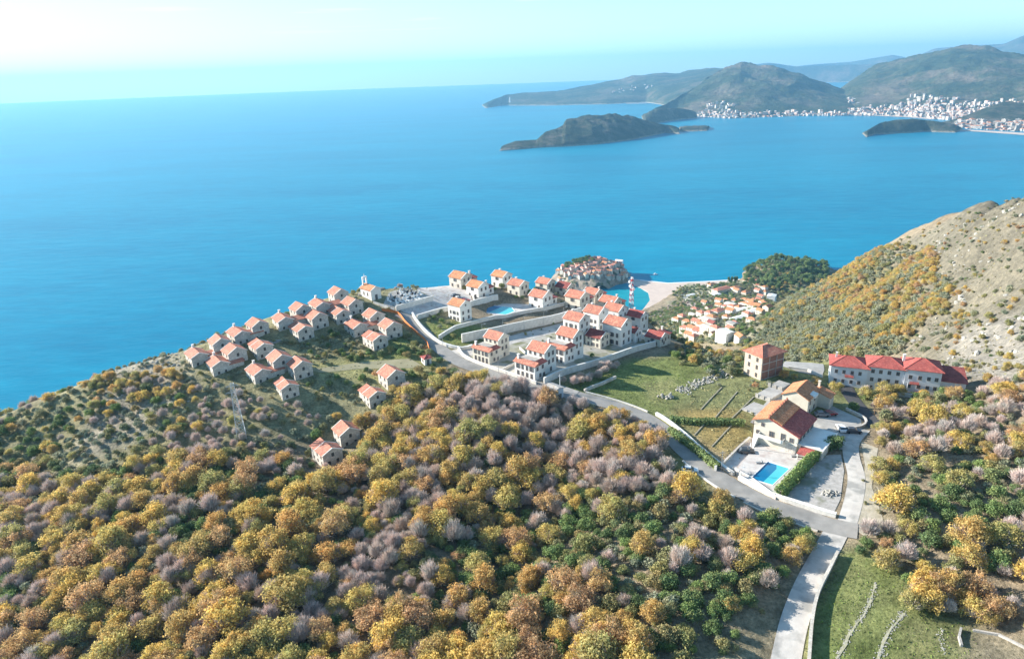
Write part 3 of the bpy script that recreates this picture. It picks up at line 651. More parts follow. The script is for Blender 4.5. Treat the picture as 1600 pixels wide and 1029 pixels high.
# ------------------------------------------------------------------ draped surfaces
def drape(name, poly, mat, dz=.1, step=2.0, z=None, holes=(), kind='structure', skirt=0, obj=True):
    """sheet over the ground inside a world polygon"""
    A = np.array(poly); x0, y0 = A.min(0); x1, y1 = A.max(0)
    pts = []; edges = []
    for ring in [poly] + list(holes):
        rp = []
        for i in range(len(ring)):
            a = np.array(ring[i]); b = np.array(ring[(i + 1) % len(ring)]); n = max(1, int(np.linalg.norm(b - a) / step))
            for t in range(n): rp.append(tuple(a + (b - a) * t / n))
        k = len(pts); pts += rp; edges += [(k + i, k + (i + 1) % len(rp)) for i in range(len(rp))]
    nb = len(pts)
    if z is None:
        g = np.stack(np.meshgrid(np.arange(x0, x1, step), np.arange(y0, y1, step)), -1).reshape(-1, 2) + .37
        ok = inpoly(g[:, 0], g[:, 1], poly)
        for h in holes: ok &= ~inpoly(g[:, 0], g[:, 1], h)
        pts += [tuple(q) for q in g[ok]]
    vo, eo, fo, *_ = delaunay_2d_cdt([Vector(q) for q in pts], edges, [], 0, 1e-4)
    Vv = [(q.x, q.y, (z if z is not None else float(hgt(q.x, q.y))) + dz) for q in vo]; Ff = []
    for f in fo:
        c = sum((vo[i] for i in f), Vector((0, 0))) / len(f)
        if not inpoly([c.x], [c.y], poly)[0] or any(inpoly([c.x], [c.y], h)[0] for h in holes): continue
        Ff.append(tuple(f) if (vo[f[1]] - vo[f[0]]).cross(vo[f[2]] - vo[f[0]]) > 0 else tuple(f)[::-1])
    if skirt:
        n = len(poly); k = len(Vv)
        for q in poly: Vv += [(q[0], q[1], z + dz), (q[0], q[1], z + dz - skirt)]
        for i in range(n):
            j = (i + 1) % n; Ff.append((k + 2 * i, k + 2 * i + 1, k + 2 * j + 1, k + 2 * j))
    me = bpy.data.meshes.new(name); me.from_pydata(Vv, [], Ff); me.materials.append(mat)
    o = link(name, me)
    if kind: tag(o, kind=kind)
    return o
def offset_line(L, d):
    t = np.gradient(L, axis=0); t /= np.linalg.norm(t, axis=1)[:, None] + 1e-9
    return L + np.stack([t[:, 1], -t[:, 0]], 1) * d        # to the right of travel
def road(name, key, mat, dz=.14):
    L, w = ROAD[key]; offs = np.linspace(-w / 2, w / 2, 5); V = []; F = []
    for o_ in offs:
        q = offset_line(L, o_)
        for i, p in enumerate(q): V.append((p[0], p[1], float(hgt(p[0], p[1])) + dz - .04 * abs(o_) / w * 2))
    n = len(L)
    for k in range(4):
        for i in range(n - 1): F.append((k * n + i + 1, k * n + i, (k + 1) * n + i, (k + 1) * n + i + 1)[::-1])
    me = bpy.data.meshes.new(name); me.from_pydata(V, [], F); me.materials.append(mat)
    return tag(link(name, me), kind='structure')
road('main_road', 'main', M['asphalt'], .20)
road('lane_road', 'lane', M['road_concrete'], .15)
road('driveway_road', 'drive', M['road_concrete'], .14)
road('side_road', 'upper', plain('shade_dark_asphalt', (.07, .07, .075), .9), .14)  # asphalt darkened to carry the shade lying on this road
road('estate_road', 'inner', M['road_concrete'], .13)
for nm, w in (('main', 9), ('lane', 7.5), ('drive', 6), ('upper', 7), ('inner', 12)):
    L, _ = ROAD[nm]; a = offset_line(L, w / 2); b = offset_line(L, -w / 2)[::-1]; KEEP.append([tuple(q) for q in np.concatenate([a, b])[::2]])
def wall(name, L, h, t, mat, label, cat='wall', sink=.6, caps=None, group=None, slope=None):
    """a wall along world points, foot on the ground"""
    L = np.asarray(L, float); a = offset_line(L, t / 2); b = offset_line(L, -t / 2); n = len(L); V = []; F = []
    for i in range(n):
        z = float(hgt(*L[i])); hh = h if slope is None else np.interp(i / (n - 1), [0, 1], slope)
        V += [(*a[i], z - sink), (*a[i], z + hh), (*b[i], z + hh), (*b[i], z - sink)]
    for i in range(n - 1):
        for k in range(3): F.append((4 * i + k, 4 * i + k + 1, 4 * i + 5 + k, 4 * i + 4 + k))
    F.append((3, 2, 1, 0)); F.append(tuple(4 * n - 4 + k for k in range(4)))
    me = bpy.data.meshes.new(name); me.from_pydata(V, [], F); me.materials.append(mat)
    bm = bmesh.new(); bm.from_mesh(me); bmesh.ops.recalc_face_normals(bm, faces=bm.faces); bm.to_mesh(me); bm.free()
    if caps is None: return tag(link(name, me), label, cat, group)
    r = empty(name, (0, 0, 0), 0, label, cat, group); link('masonry', me, None, r)
    c1 = offset_line(L, t / 2 + .08); c2 = offset_line(L, -t / 2 - .08); cm = MB(); 
    for i in range(n - 1):
        zi = float(hgt(*L[i])) + (h if slope is None else np.interp(i / (n - 1), [0, 1], slope)); zj = float(hgt(*L[i + 1])) + (h if slope is None else np.interp((i + 1) / (n - 1), [0, 1], slope))
        p = [(*c1[i], zi + .003), (*c1[i + 1], zj + .003), (*c2[i + 1], zj + .003), (*c2[i], zi + .003)]; q = [(x, y, z + .1) for x, y, z in p]
        cm.poly(q[::-1]); cm.poly([p[0], p[1], q[1], q[0]]); cm.poly([p[2], p[3], q[3], q[2]])
    cm.build('coping', caps, r)
    return r
def SL(pts, step=2.0): return smooth_line(GP(pts), step)
def LN(pts, step=3.0):
    p = [np.array(q) for q in GP(pts)]; out = []
    for i in range(len(p) - 1):
        n = max(1, int(np.linalg.norm(p[i + 1] - p[i]) / step))
        out += [p[i] + (p[i + 1] - p[i]) * k / n for k in range(n)]
    return np.array(out + [p[-1]])

# ------------------------------------------------------------------ walls of the estate and along the road
WW = M['whitewall']
mainL = ROAD['main'][0]
def sub(L, pa, pb):
    a, b = GP([pa, pb]); i = int(np.argmin(np.hypot(*(L - a).T))); j = int(np.argmin(np.hypot(*(L - b).T)))
    return L[min(i, j):max(i, j) + 1]
wall('roadside_wall', offset_line(sub(mainL, (1010, 654), (1128, 748)), -3.9), .9, .7, WW, 'white roadside wall curving past the field terraces and clipped hedge', caps=M['plaster'])
wall('roadside_wall', offset_line(sub(mainL, (1142, 757), (1308, 824)), -3.7), 1.0, .9, WW, 'long white stone wall between the road and the pool garden', caps=M['plaster'])
wall('kerb_wall', offset_line(sub(mainL, (1088, 718), (1165, 770)), 3.3), .35, .5, WW, 'low pale kerb wall on the outer side of the road bend')
wall('kerb_wall', offset_line(sub(mainL, (1180, 779), (1290, 820)), 3.3), .3, .5, M['stone_light'], 'low stone kerb beside the woods below the pool garden')
wall('kerb_wall', offset_line(sub(mainL, (905, 620), (1005, 652)), -3.4), .45, .35, WW, 'thin white kerb wall between the road and the green field')
wall('retaining_wall', LN([(722, 535), (780, 523), (860, 506), (908, 493)]), 3.6, .5, WW, 'tall pale retaining wall above the estate road with street lamps', caps=M['plaster'], slope=(3.4, 3.6))
wall('retaining_wall', LN([(686, 530), (712, 514), (745, 505), (800, 494), (850, 485), (905, 474)]), 1.5, .5, WW, 'long white wall below the swimming pool terrace', caps=M['plaster'])
wall('retaining_wall', LN([(619, 486), (676, 470)]), 2.2, .5, WW, 'pale wall holding up the cemetery beside the parking ground', caps=M['plaster'])
wall('retaining_wall', LN([(652, 499), (703, 485)]), 1.9, .5, WW, 'pale wall below the parking ground above a grass patch', caps=M['plaster'])
wall('retaining_wall', SL([(644, 491), (652, 504), (667, 521), (690, 538), (722, 546), (738, 542)]), 1.0, .7, WW, 'white wall on the inner side of the road down from the cemetery', caps=M['plaster'])
wall('retaining_wall', LN([(689, 442), (741, 472)]), 1.0, .7, WW, 'white wall between the parked cars and the top row of villas')
wall('retaining_wall', LN([(735, 479), (778, 468)]), 2.4, .5, WW, 'pale wall between the pool terrace and the top row of villas', caps=M['plaster'])
wall('retaining_wall', LN([(905, 477), (925, 481), (990, 494)]), 2.0, .5, WW, 'pale wall below the far villas near the red and white mast')
wall('garden_wall', SL([(716, 545), (724, 557), (745, 568), (790, 584), (838, 601)]), 1.1, .45, WW, 'white garden wall between the front villas and the road', caps=M['plaster'])
wall('garden_wall', LN([(785, 580), (812, 566)]), 1.0, .35, WW, 'short white garden wall between the two villas nearest the road')
wall('garden_wall', LN([(850, 600), (900, 580), (960, 561), (1024, 541)]), 2.2, .5, WW, 'long white boundary wall between the villas and the green field', caps=M['plaster'])
wall('garden_wall', LN([(812, 545), (838, 568)]), .9, .35, WW, 'low stepped garden wall beside the tall villa with twin blocks')
wall('field_wall', LN([(913, 612), (940, 601), (962, 591)]), 1.0, .6, M['stone'], 'short grey dry stone wall in the corner of the green field')
wall('field_wall', SL([(1308, 868), (1295, 895), (1278, 930), (1268, 975), (1262, 1050)]), 1.3, .45, M['stone_light'], 'long stone wall between the lane and the grass terraces', caps=M['stone_light'])
wall('field_wall', LN([(1501, 983), (1498, 996), (1502, 1010)]), .6, .4, M['gravel'], 'curved dry stone wall at the end of the grass terraces')
wall('field_wall', LN([(1520, 985), (1560, 992), (1600, 1012), (1650, 1040)]), 0.4, .4, M['gravel'], 'low dry stone wall above the bare brown plot')
wall('field_wall', SL([(1322, 640), (1352, 656), (1345, 668), (1310, 672)]), .8, .5, M['stone'], 'low curved stone wall round the courtyard behind the pool house')
wall('garden_wall', LN([(1148, 736), (1175, 752), (1210, 778)]), 1.2, .3, WW, 'thin white wall at the foot of the pool deck')
wall('garden_wall', LN([(1128, 728), (1172, 686)]), .8, .3, M['stone_light'], 'low wall at the side of the paved parking court')

# safety fence
def fence(pts, h, label):
    L = SL(pts, 2.2); r = empty('safety_fence', (*L[0], 0), 0, label, 'fence'); 
    for i in range(len(L)):
        z = float(hgt(*L[i])); p = MB(); p.rod((L[i][0] - L[0][0], L[i][1] - L[0][1], z - .3), (L[i][0] - L[0][0], L[i][1] - L[0][1], z + h + .1), .06, 5); p.build('post', M['wood'], r)
        if i + 1 < len(L):
            z2 = float(hgt(*L[i + 1])); q = MB(); a = (L[i][0] - L[0][0], L[i][1] - L[0][1]); b = (L[i + 1][0] - L[0][0], L[i + 1][1] - L[0][1])
            d = np.array([b[1] - a[1], a[0] - b[0]]); d = d / np.linalg.norm(d) * .07
            P0 = [(a[0] + d[0], a[1] + d[1], z + .1), (b[0] + d[0], b[1] + d[1], z2 + .1), (b[0] + d[0], b[1] + d[1], z2 + h), (a[0] + d[0], a[1] + d[1], z + h)]
            P1 = [(x + d[0] * .4, y + d[1] * .4, zz) for x, y, zz in P0]
            q.poly(P0); q.poly(P1[::-1])
            for k in range(4): q.poly([P0[k], P0[(k + 1) % 4], P1[(k + 1) % 4], P1[k]])
            q.build('net_panel', M['orange_net'], r)
fence([(597, 486), (622, 491), (634, 505), (652, 522), (667, 536), (673, 556)], 1.3, 'orange safety net fence winding along the road below the cemetery')

# ------------------------------------------------------------------ open paved grounds
drape('parking_ground', GP([(648, 494), (700, 481), (738, 473), (690, 445), (652, 454), (676, 464), (622, 484)]), M['paving'], .12)
keep_px((640, 500), (705, 486), (745, 473), (690, 438), (645, 450), (600, 445), (585, 480), (612, 492))
drape('pool_terrace', [tuple(P(a, b, 253.8)[:2]) for a, b in [(750, 487), (785, 474), (826, 475), (842, 482), (792, 496)]], M['paving'], 0, 3, 253.8, skirt=1.5)
drape('estate_yard', GP([(722, 552), (735, 546), (925, 500), (985, 500), (1010, 520), (1015, 540), (900, 577), (852, 596), (838, 594), (748, 564)]), noisy('pale_ground', (.36, .34, .29), (.46, .43, .38), .3, .95, c3=(.2, .2, .11), scale2=.12), .06)
keep_px((700, 520), (735, 575), (840, 608), (1040, 548), (1075, 530), (1015, 490), (905, 450), (840, 425), (700, 425), (700, 505))
drape('courtyard_pavement', GP([(1126, 724), (1170, 682), (1192, 690), (1150, 736)]), M['paving'], .12)
drape('gravel_lot', GP([(1216, 780), (1281, 712), (1314, 710), (1319, 735), (1313, 780), (1300, 807), (1270, 802)]), M['gravel'], .08)
drape('courtyard_pavement', GP([(1262, 668), (1300, 634), (1345, 655), (1348, 676), (1328, 702), (1290, 704)]), M['concrete'], .1)
keep_px((1118, 726), (1172, 675), (1232, 600), (1310, 605), (1352, 640), (1356, 680), (1342, 745), (1326, 820), (1212, 786))
drape('concrete_pad', GP([(1172, 660), (1202, 622), (1242, 606), (1250, 618), (1215, 650), (1200, 668)]), M['concrete'], .1)
drape('driveway_road', GP([(845, 604), (857, 596), (905, 612), (900, 618), (862, 606)]), M['concrete'], .24)
keep_px((845, 604), (850, 590), (905, 606), (905, 622))
drape('dirt_path', GP([(440, 570), (500, 575), (560, 566), (640, 560), (662, 572), (640, 575), (560, 576), (500, 582)]), noisy('dry_path', (.26, .24, .15), (.34, .31, .2), .2, 1), .06)
keep_px((440, 568), (500, 573), (560, 564), (640, 558), (665, 574), (560, 580), (500, 585))
drape('gravel_verge', GP([(1340, 770), (1352, 730), (1345, 690), (1372, 700), (1362, 760), (1380, 812), (1352, 838), (1328, 822)]), noisy('pale_rubble_soil', (.30, .27, .20), (.44, .40, .33), .5, 1, bump=.5), .06)
keep_px((870, 600), (905, 594), (985, 556), (1040, 550), (1095, 580), (1180, 600), (1175, 690), (1135, 722), (1040, 672), (950, 636))
keep_px((1040, 690), (1080, 720), (1130, 770), (1105, 790), (1060, 760), (1036, 715))
keep_px((1310, 862), (1400, 880), (1440, 945), (1520, 985), (1700, 1060), (1700, 1200), (1210, 1200), (1262, 960))
keep_px((1100, 1029), (1180, 950), (1236, 905), (1215, 1200), (1050, 1200))

# ------------------------------------------------------------------ building kit; a house stands at its near corner, x runs along its shaded wall, y along its sunlit wall
_win = {}
def window(root, side, u, z, w=.9, h=1.2, off=0.0, kind='glass', name='window'):
    """side 'x' faces -x at x=off, 'y' faces -y at y=off"""
    key = (w, h, kind)
    if key not in _win:
        f = MB(); t = .09
        if kind == 'open':
            f.b(-.06, 0, -w / 2 - .15, w / 2 + .15, h, h + .2)
            fm = f.mesh('lintel', M['stone_light']); p = MB(); p.b(-.03, 0, -w / 2, w / 2, 0, h); pm = p.mesh('shade_panel', M['dark'])  # dark panel on the closed wall stands for the shaded inside
        else:
            fmat = M['frame'] if kind == 'glass' else M['shutter']
            f.b(-.07, 0, -w / 2 - t, -w / 2, 0, h); f.b(-.07, 0, w / 2, w / 2 + t, 0, h); f.b(-.07, 0, -w / 2 - t, w / 2 + t, h, h + t); f.b(-.1, 0, -w / 2 - t, w / 2 + t, -t, 0)
            if kind == 'glass': f.b(-.06, -.02, -.03, .03, 0, h)
            else:
                pass
            fm = f.mesh('window', fmat); p = MB(); p.b(-.02, 0, -w / 2, w / 2, 0, h); pm = p.mesh('pane', M['pane'])
        _win[key] = (fm, pm)
    fm, pm = _win[key]
    o = link(name, fm, None, root, (off, u, z) if side == 'x' else (u, off, z), 0 if side == 'x' else math.pi / 2)
    link('shade_panel' if kind == 'open' else 'pane', pm, None, o)
    if kind == 'shutter':
        if ('s', h) not in _win:
            sb = MB(); sb.b(-.09, -.01, 0, .4, 0, h); _win[('s', h)] = sb.mesh('shutter', M['shutter'])
        for yy in (-w / 2 - .49, w / 2 + .09): link('shutter', _win[('s', h)], None, o, (0, yy, 0))
    return o
def block(root, x0, x1, y0, y1, h, rise, wmat, rmat, roof='y', z0=-2.5, ov=.35, trim=True, base=0.0, name='wall', rname='roof'):
    """walls and roof; roof: 'y' or 'x' ridge direction, 'hip', 'hipy', 'shed+x' (high side +x), 'shed-x', 'shed+y', 'shed-y', 'flat'"""
    w = MB(); W, L_ = x1 - x0, y1 - y0; xm, ym = (x0 + x1) / 2, (y0 + y1) / 2
    def zr(p):
        x, y = p
        if roof == 'y': return h + rise * (1 - abs(x - xm) / (W / 2))
        if roof == 'x': return h + rise * (1 - abs(y - ym) / (L_ / 2))
        if roof == 'shed+x': return h + rise * (x - x0) / W
        if roof == 'shed-x': return h + rise * (x1 - x) / W
        if roof == 'shed+y': return h + rise * (y - y0) / L_
        if roof == 'shed-y': return h + rise * (y1 - y) / L_
        return h
    if roof == 'y': foot = [(x0, y0), (xm, y0), (x1, y0), (x1, y1), (xm, y1), (x0, y1)]
    elif roof == 'x': foot = [(x0, y0), (x1, y0), (x1, ym), (x1, y1), (x0, y1), (x0, ym)]
    else: foot = [(x0, y0), (x1, y0), (x1, y1), (x0, y1)]
    w.prism(foot, z0, zr); w.build(name, wmat, root)
    t = .2; r = MB(); e = MB()
    if roof in ('y', 'x'):
        sl = rise / ((W if roof == 'y' else L_) / 2)
        for s in (-1, 1):
            def pt(a, b):   # a across (0 at ridge .. 1 at eave), b along
                if roof == 'y': return (xm + s * a, b)
                return (b, ym + s * a)
            half = (W if roof == 'y' else L_) / 2; A = half + ov; b0, b1 = ((y0, y1) if roof == 'y' else (x0, x1)); b0 -= ov; b1 += ov
            zt = lambda a: h + rise - sl * a + t
            top = [(*pt(0, b0), zt(0)), (*pt(A, b0), zt(A)), (*pt(A, b1), zt(A)), (*pt(0, b1), zt(0))]
            bot = [(x, y, z - t + .012) for x, y, z in top]
            r.poly(top if s * (1 if roof == 'y' else -1) > 0 else top[::-1]); r.poly(bot if s * (1 if roof == 'y' else -1) < 0 else bot[::-1])
            for k in range(4):
                q = (k + 1) % 4
                if k != 3: r.poly([top[k], top[q], bot[q], bot[k]])
            if trim:
                for bb, sg in ((b0, -1), (b1, 1)):      # pale verge boards
                    c0, c1 = pt(0, bb + sg * .03), pt(A, bb + sg * .03); d0, d1 = pt(0, bb - sg * .22), pt(A, bb - sg * .22)
                    a_, b_, c_, d_ = (*c0, zt(0) + .07), (*c1, zt(A) + .07), (*d1, zt(A) + .07), (*d0, zt(0) + .07)
                    e.poly([a_, b_, c_, d_]); e.poly([(*c0, zt(0) - .2), (*c1, zt(A) - .2), b_, a_]); e.poly([d_, c_, (*d1, zt(A) - .0), (*d0, zt(0) - .0)])
        # ridge tiles
        rt = MB()
        if roof == 'y': rt.box((xm, ym, h + rise + t + .04), (.3, L_ + 2 * ov - .5, .16), 0, 0, .6)
        else: rt.box((xm, ym, h + rise + t + .04), (W + 2 * ov - .5, .3, .16), 0, 0, .6)
        ro = r.build(rname, rmat, root); rt.build('ridge', rmat, ro)
        if trim:
            for k_ in (0, 12):
                for j_ in (0, 6):
                    pass
            nq = len(e.f) // 4
            for g_ in range(4):
                ee = MB(); ee.poly
                for f_ in e.f[g_ * nq:(g_ + 1) * nq]: ee.poly([e.v[i] for i in f_])
                ee.build('verge', M['plaster'], ro)
    elif roof in ('hip', 'hipy'):
        X0, X1, Y0, Y1 = x0 - ov, x1 + ov, y0 - ov, y1 + ov; zt = h + .12
        if (X1 - X0) >= (Y1 - Y0): c = (Y1 - Y0) / 2; A_, B_ = (X0 + c, ym, h + rise), (X1 - c - 1e-3, ym, h + rise)
        else: c = (X1 - X0) / 2; A_, B_ = (xm, Y0 + c, h + rise), (xm, Y1 - c, h + rise)
        p = [(X0, Y0, zt), (X1, Y0, zt), (X1, Y1, zt), (X0, Y1, zt)]
        if (X1 - X0) >= (Y1 - Y0):
            r.poly([p[0], p[1], B_, A_]); r.poly([p[1], p[2], B_]); r.poly([p[2], p[3], A_, B_]); r.poly([p[3], p[0], A_])
        else:
            r.poly([p[0], p[1], A_]); r.poly([p[1], p[2], B_, A_]); r.poly([p[2], p[3], B_]); r.poly([p[3], p[0], A_, B_])
        r.prism([q[:2] for q in p], h + .005, zt - .002)
        ro = r.build(rname, rmat, root); hb = MB()
        for q, s in ((p[0], A_), (p[1], A_ if (X1 - X0) < (Y1 - Y0) else B_), (p[2], B_), (p[3], B_ if (X1 - X0) < (Y1 - Y0) else A_), (A_, B_)): hb.rod((q[0], q[1], q[2] + .03), (s[0], s[1], s[2] + .03), .1, 5)
        hb.build('ridge', rmat, ro)
    elif roof.startswith('shed'):
        X0, X1, Y0, Y1 = x0 - ov, x1 + ov, y0 - ov, y1 + ov
        c = [(X0, Y0), (X1, Y0), (X1, Y1), (X0, Y1)]; zf = lambda q: zr((q[0], q[1])) 
        r.prism(c, lambda q: zf(q) + .01, lambda q: zf(q) + t); r.build(rname, rmat, root)
    else:
        r.b(x0 - .1, x1 + .1, y0 - .1, y1 + .1, h + .003, h + .15)
        r.build(rname, rmat, root)
def chimney(root, x, y, z, h=1.3, s=.7, mat=None):
    c = MB(); c.b(x - s / 2, x + s / 2, y - s / 2, y + s / 2, z - .8, z + h); o = c.build('chimney', mat or M['plaster'], root)
    k = MB(); k.b(x - s / 2 - .12, x + s / 2 + .12, y - s / 2 - .12, y + s / 2 + .12, z + h + .22, z + h + .34)
    for a in (-1, 1):
        for b in (-1, 1): k.b(x + a * s * .35 - .07, x + a * s * .35 + .07, y + b * s * .35 - .07, y + b * s * .35 + .07, z + h + .003, z + h + .217)
    k.build('cowl', mat or M['plaster'], o)
def place(px, py, az, dz=0):
    q = G(px, py); return (q[0], q[1], float(hgt(q[0], q[1])) + dz), math.radians(90 - az)
def footprint(loc, rz, x1, y1, x0=0, y0=0, m=1.5):
    ca, sa = math.cos(rz), math.sin(rz); P_ = []
    for x, y in ((x0 - m, y0 - m), (x1 + m, y0 - m), (x1 + m, y1 + m), (x0 - m, y1 + m)): P_.append((loc[0] + x * ca - y * sa, loc[1] + x * sa + y * ca))
    KEEP.append(P_)

# ------------------------------------------------------------------ stone houses (three designs)
def stone_house(kind, px, py, label, az=52, s=1.0):
    loc, rz = place(px, py, az + random.uniform(-4, 4)); st = M['stone']
    r = empty('stone_house', loc, rz, label, 'house', 'unfinished stone houses on the ridge'); s *= random.uniform(.9, .98); r.scale = (s, s, s)
    if kind == 'B':
        block(r, 0, 7.0, 0, 6.8, 4.9, 2.0, st, M['tile'])
        for u, z in ((2, .8), (5, .8), (2, 3.2), (5, 3.2)): window(r, 'x', u, z, .8, 1.2, 0, 'open')
        for u, z in ((2, .6), (5.2, .6), (3.6, 3.3)): window(r, 'y', u, z, .9, 1.3, 0, 'open')
        footprint(loc, rz, 7.2 * s, 7 * s)
    elif kind == 'A':
        block(r, 0, 6.4, 0, 8.4, 4.0, 1.5, st, M['tile'])
        block(r, 6.4 - .01, 11.6, .05, 3.0, 3.3, .8, st, M['tile'], 'shed+y', name='wing_wall', rname='wing_roof')
        block(r, 6.4 - .01, 11.2, 3.03, 7.0, 3.0, 0, st, M['concrete'], 'flat', name='terrace_wall', rname='terrace')
        chimney(r, 3.2, 7.6, 5.5, 1.1)
        for u, z in ((1.6, .7), (4.2, .7), (6.8, .7), (4.2, 2.5)): window(r, 'x', u, z, .8, 1.1, 0, 'open')
        for u, z in ((2, .6), (4.6, .6)): window(r, 'y', u, z, .8, 1.1, 0, 'open')
        window(r, 'y', 8.8, .6, .8, 1.1, .05, 'open')
        footprint(loc, rz, 11.6 * s, 8.4 * s)
    else:
        block(r, 0, 6.4, 0, 4.8, 4.4, 1.5, st, M['tile'])
        block(r, 0, 3.1, 4.8 - .01, 8.6, 4.4, 1.2, st, M['tile'], 'shed+x', name='side_wall', rname='side_roof')
        block(r, 3.12, 6.3, 4.83, 8.4, 3.2, 0, st, M['concrete'], 'flat', name='terrace_wall', rname='terrace')
        for u, z in ((1.5, .7), (4.2, .7), (6.9, .7), (1.5, 2.7), (4.2, 2.7)): window(r, 'x', u, z, .8, 1.1, 0, 'open')
        for u, z in ((1.8, .6), (4.6, .6), (3.2, 3.1)): window(r, 'y', u, z, .9, 1.3, 0, 'open')
        footprint(loc, rz, 6.4 * s, 8.6 * s)
SH = [('A', 302, 575, 'L shaped stone house with chimney at the seaward left end of the ridge'), ('B', 336, 557, 'gabled stone house behind the two leftmost chimney houses'), ('A', 334.6, 589, 'L shaped stone house with chimney, front of the leftmost group of four'), ('B', 360, 573, 'gabled stone house on the right of the leftmost group of four'),
      ('A', 369, 541, 'L shaped stone house with chimney beside the lone dark tree on the crest'), ('B', 397, 529, 'gabled stone house just right of the lone dark tree on the crest'), ('C', 403, 563, 'small notched roof stone house beside a grey slab platform'),
      ('A', 400, 602, 'L shaped stone house with chimney uphill of the lattice pylon'), ('B', 430, 586, 'gabled stone house at the back of the group nearest the pylon'), ('B', 462, 595, 'gabled stone house on the right of the group nearest the pylon'), ('C', 442, 626, 'notched roof stone house, lowest of the group nearest the pylon'),
      ('A', 437, 518, 'L shaped stone house with chimney on the skyline right of the bare ground'), ('B', 465, 503, 'gabled stone house on the skyline between two chimney houses'), ('C', 468, 535, 'notched roof stone house in the middle of the ridge above the scrub'), ('B', 490, 517, 'gabled stone house joined behind the notched roof house mid ridge'),
      ('A', 496, 494, 'L shaped stone house with chimney highest on the skyline'), ('B', 524, 477, 'gabled stone house on the skyline nearest the chapel'), ('B', 547, 494, 'large gabled stone house just below the chapel wall'), ('C', 527.5, 508, 'notched roof stone house in front of the skyline group below the chapel'),
      ('A', 554, 528, 'L shaped stone house with chimney left in the group by the orange fence'), ('B', 580, 514, 'gabled stone house at the back of the group by the orange fence'), ('B', 605, 532, 'gabled stone house on the right of the group by the orange fence'), ('C', 585, 549, 'notched roof stone house, lowest of the group by the orange fence'),
      ('B', 607, 611, 'gabled stone house, upper of the isolated pair below the dirt path'), ('C', 579, 639, 'notched roof stone house, lower of the isolated pair below the dirt path'), ('B', 534, 701, 'gabled stone house, upper of the pair standing in the wood'), ('C', 507, 732, 'notched roof stone house, lower of the pair standing in the wood')]
for a in SH: stone_house(*a)
o = MB(); loc, rz = place(428, 537, 52); o.b(-3, 3, 0, 9, -.5, .6); tag(o.build('foundation_slab', M['concrete'], None, loc, rz), 'flat grey foundation slab between stone houses on the ridge', 'slab')

# ------------------------------------------------------------------ villas of the estate
def villa(kind, px, py, label, az=41, s=1.0, wm='plaster', rm='tile', extra=True, h=None):
    loc, rz = place(px, py, az); w = M[wm]
    r = empty('villa', loc, rz, label, 'villa', 'white and cream villas of the estate'); r.scale = (s, s, s)
    if kind == 'twin':        # low block in front, tall gabled block behind
        block(r, 0, 6.0, 0, 8.6, 5.4, 0, w, M['concrete'], 'flat', ov=0, rname='terrace')
        sk = MB(); sk.prism([(-.5, -.5), (1.6, -.5), (1.6, 9.0), (-.5, 9.0)], 5.2, lambda q: 5.4 if q[0] < 0 else 6.3); sk.build('roof', M[rm], r)
        sk = MB(); sk.prism([(1.62, -.5), (6.3, -.5), (6.3, 1.5), (1.62, 1.5)], 5.2, lambda q: 5.4 if q[1] < 0 else 6.2); sk.build('roof', M['tile_dark'], r)
        block(r, 6.0 - .01, 12.4, .6, 8.0, 7.9, 1.9, w, M[rm], name='tower_wall', rname='tower_roof')
        chimney(r, 1.2, 7.8, 6.4, .9)
        for u in (1.4, 3.3, 5.2, 7.1):
            window(r, 'x', u, 3.2, .8, 1.5, 0, 'shutter' if u in (1.4, 7.1) else 'glass'); window(r, 'x', u, .4, .8, 1.9, 0, 'glass')
        for u, z in ((1.4, 3.4), (4.2, 3.4), (2.8, .8), (4.8, .5)): window(r, 'y', u, z, .9, 1.2, 0, 'glass')
        for u, z in ((8.4, 6.0), (10.6, 6.0), (8.4, 3.3), (10.6, 3.3), (9.4, .5)): window(r, 'y', u, z, .9, 1.4, .6, 'glass')
        for u in (2.2, 4.6, 6.6): window(r, 'x', u, 6.4, .8, 1.2, 5.99, 'glass')
        footprint(loc, rz, 12.4 * s, 8.6 * s)
    elif kind == 'tall':
        hh = h or 7.6
        block(r, 0, 7.2, 0, 7.6, hh, 1.9, w, M[rm]); chimney(r, 4.8, 6.4, hh + 1.3, .9)
        for z in (.6, 3.3) + ((6.0,) if hh > 8 else ()):
            for u in (1.6, 3.8, 6.0): window(r, 'x', u, z, .8, 1.4, 0, 'shutter' if u == 3.8 else 'glass')
            for u in (1.8, 5.2): window(r, 'y', u, z, .9, 1.4, 0, 'glass')
        window(r, 'y', 3.6, hh - .6, .6, .8, 0, 'glass')
        footprint(loc, rz, 7.2 * s, 7.6 * s)
    else:
        hh = h or 4.9
        block(r, 0, 6.6, 0, 7.0, hh, 1.7, w, M[rm])
        for u, z in ((3.5, hh - 1.7), (1.8, .6), (5.2, .6)): window(r, 'x', u, z, .8, 1.2, 0, 'shutter' if z > 1 else 'glass')
        for u, z in ((2, hh - 1.9), (4.6, hh - 1.9), (3.3, .3)): window(r, 'y', u, z, .9, 1.3, 0, 'glass')
        if extra:
            block(r, 6.6 - .01, 10.6, .8, 5.2, 2.8, .8, w, M['tile_dark'], 'shed+y', name='annex_wall', rname='annex_roof')
            chimney(r, 9.9, 4.6, 3.6, 1.2)
            window(r, 'y', 8.6, .9, .9, 1.2, .8, 'glass')
        else: chimney(r, 4.6, 5.6, hh + 1.0, .9)
        footprint(loc, rz, (10.6 if extra else 6.6) * s, 7 * s)
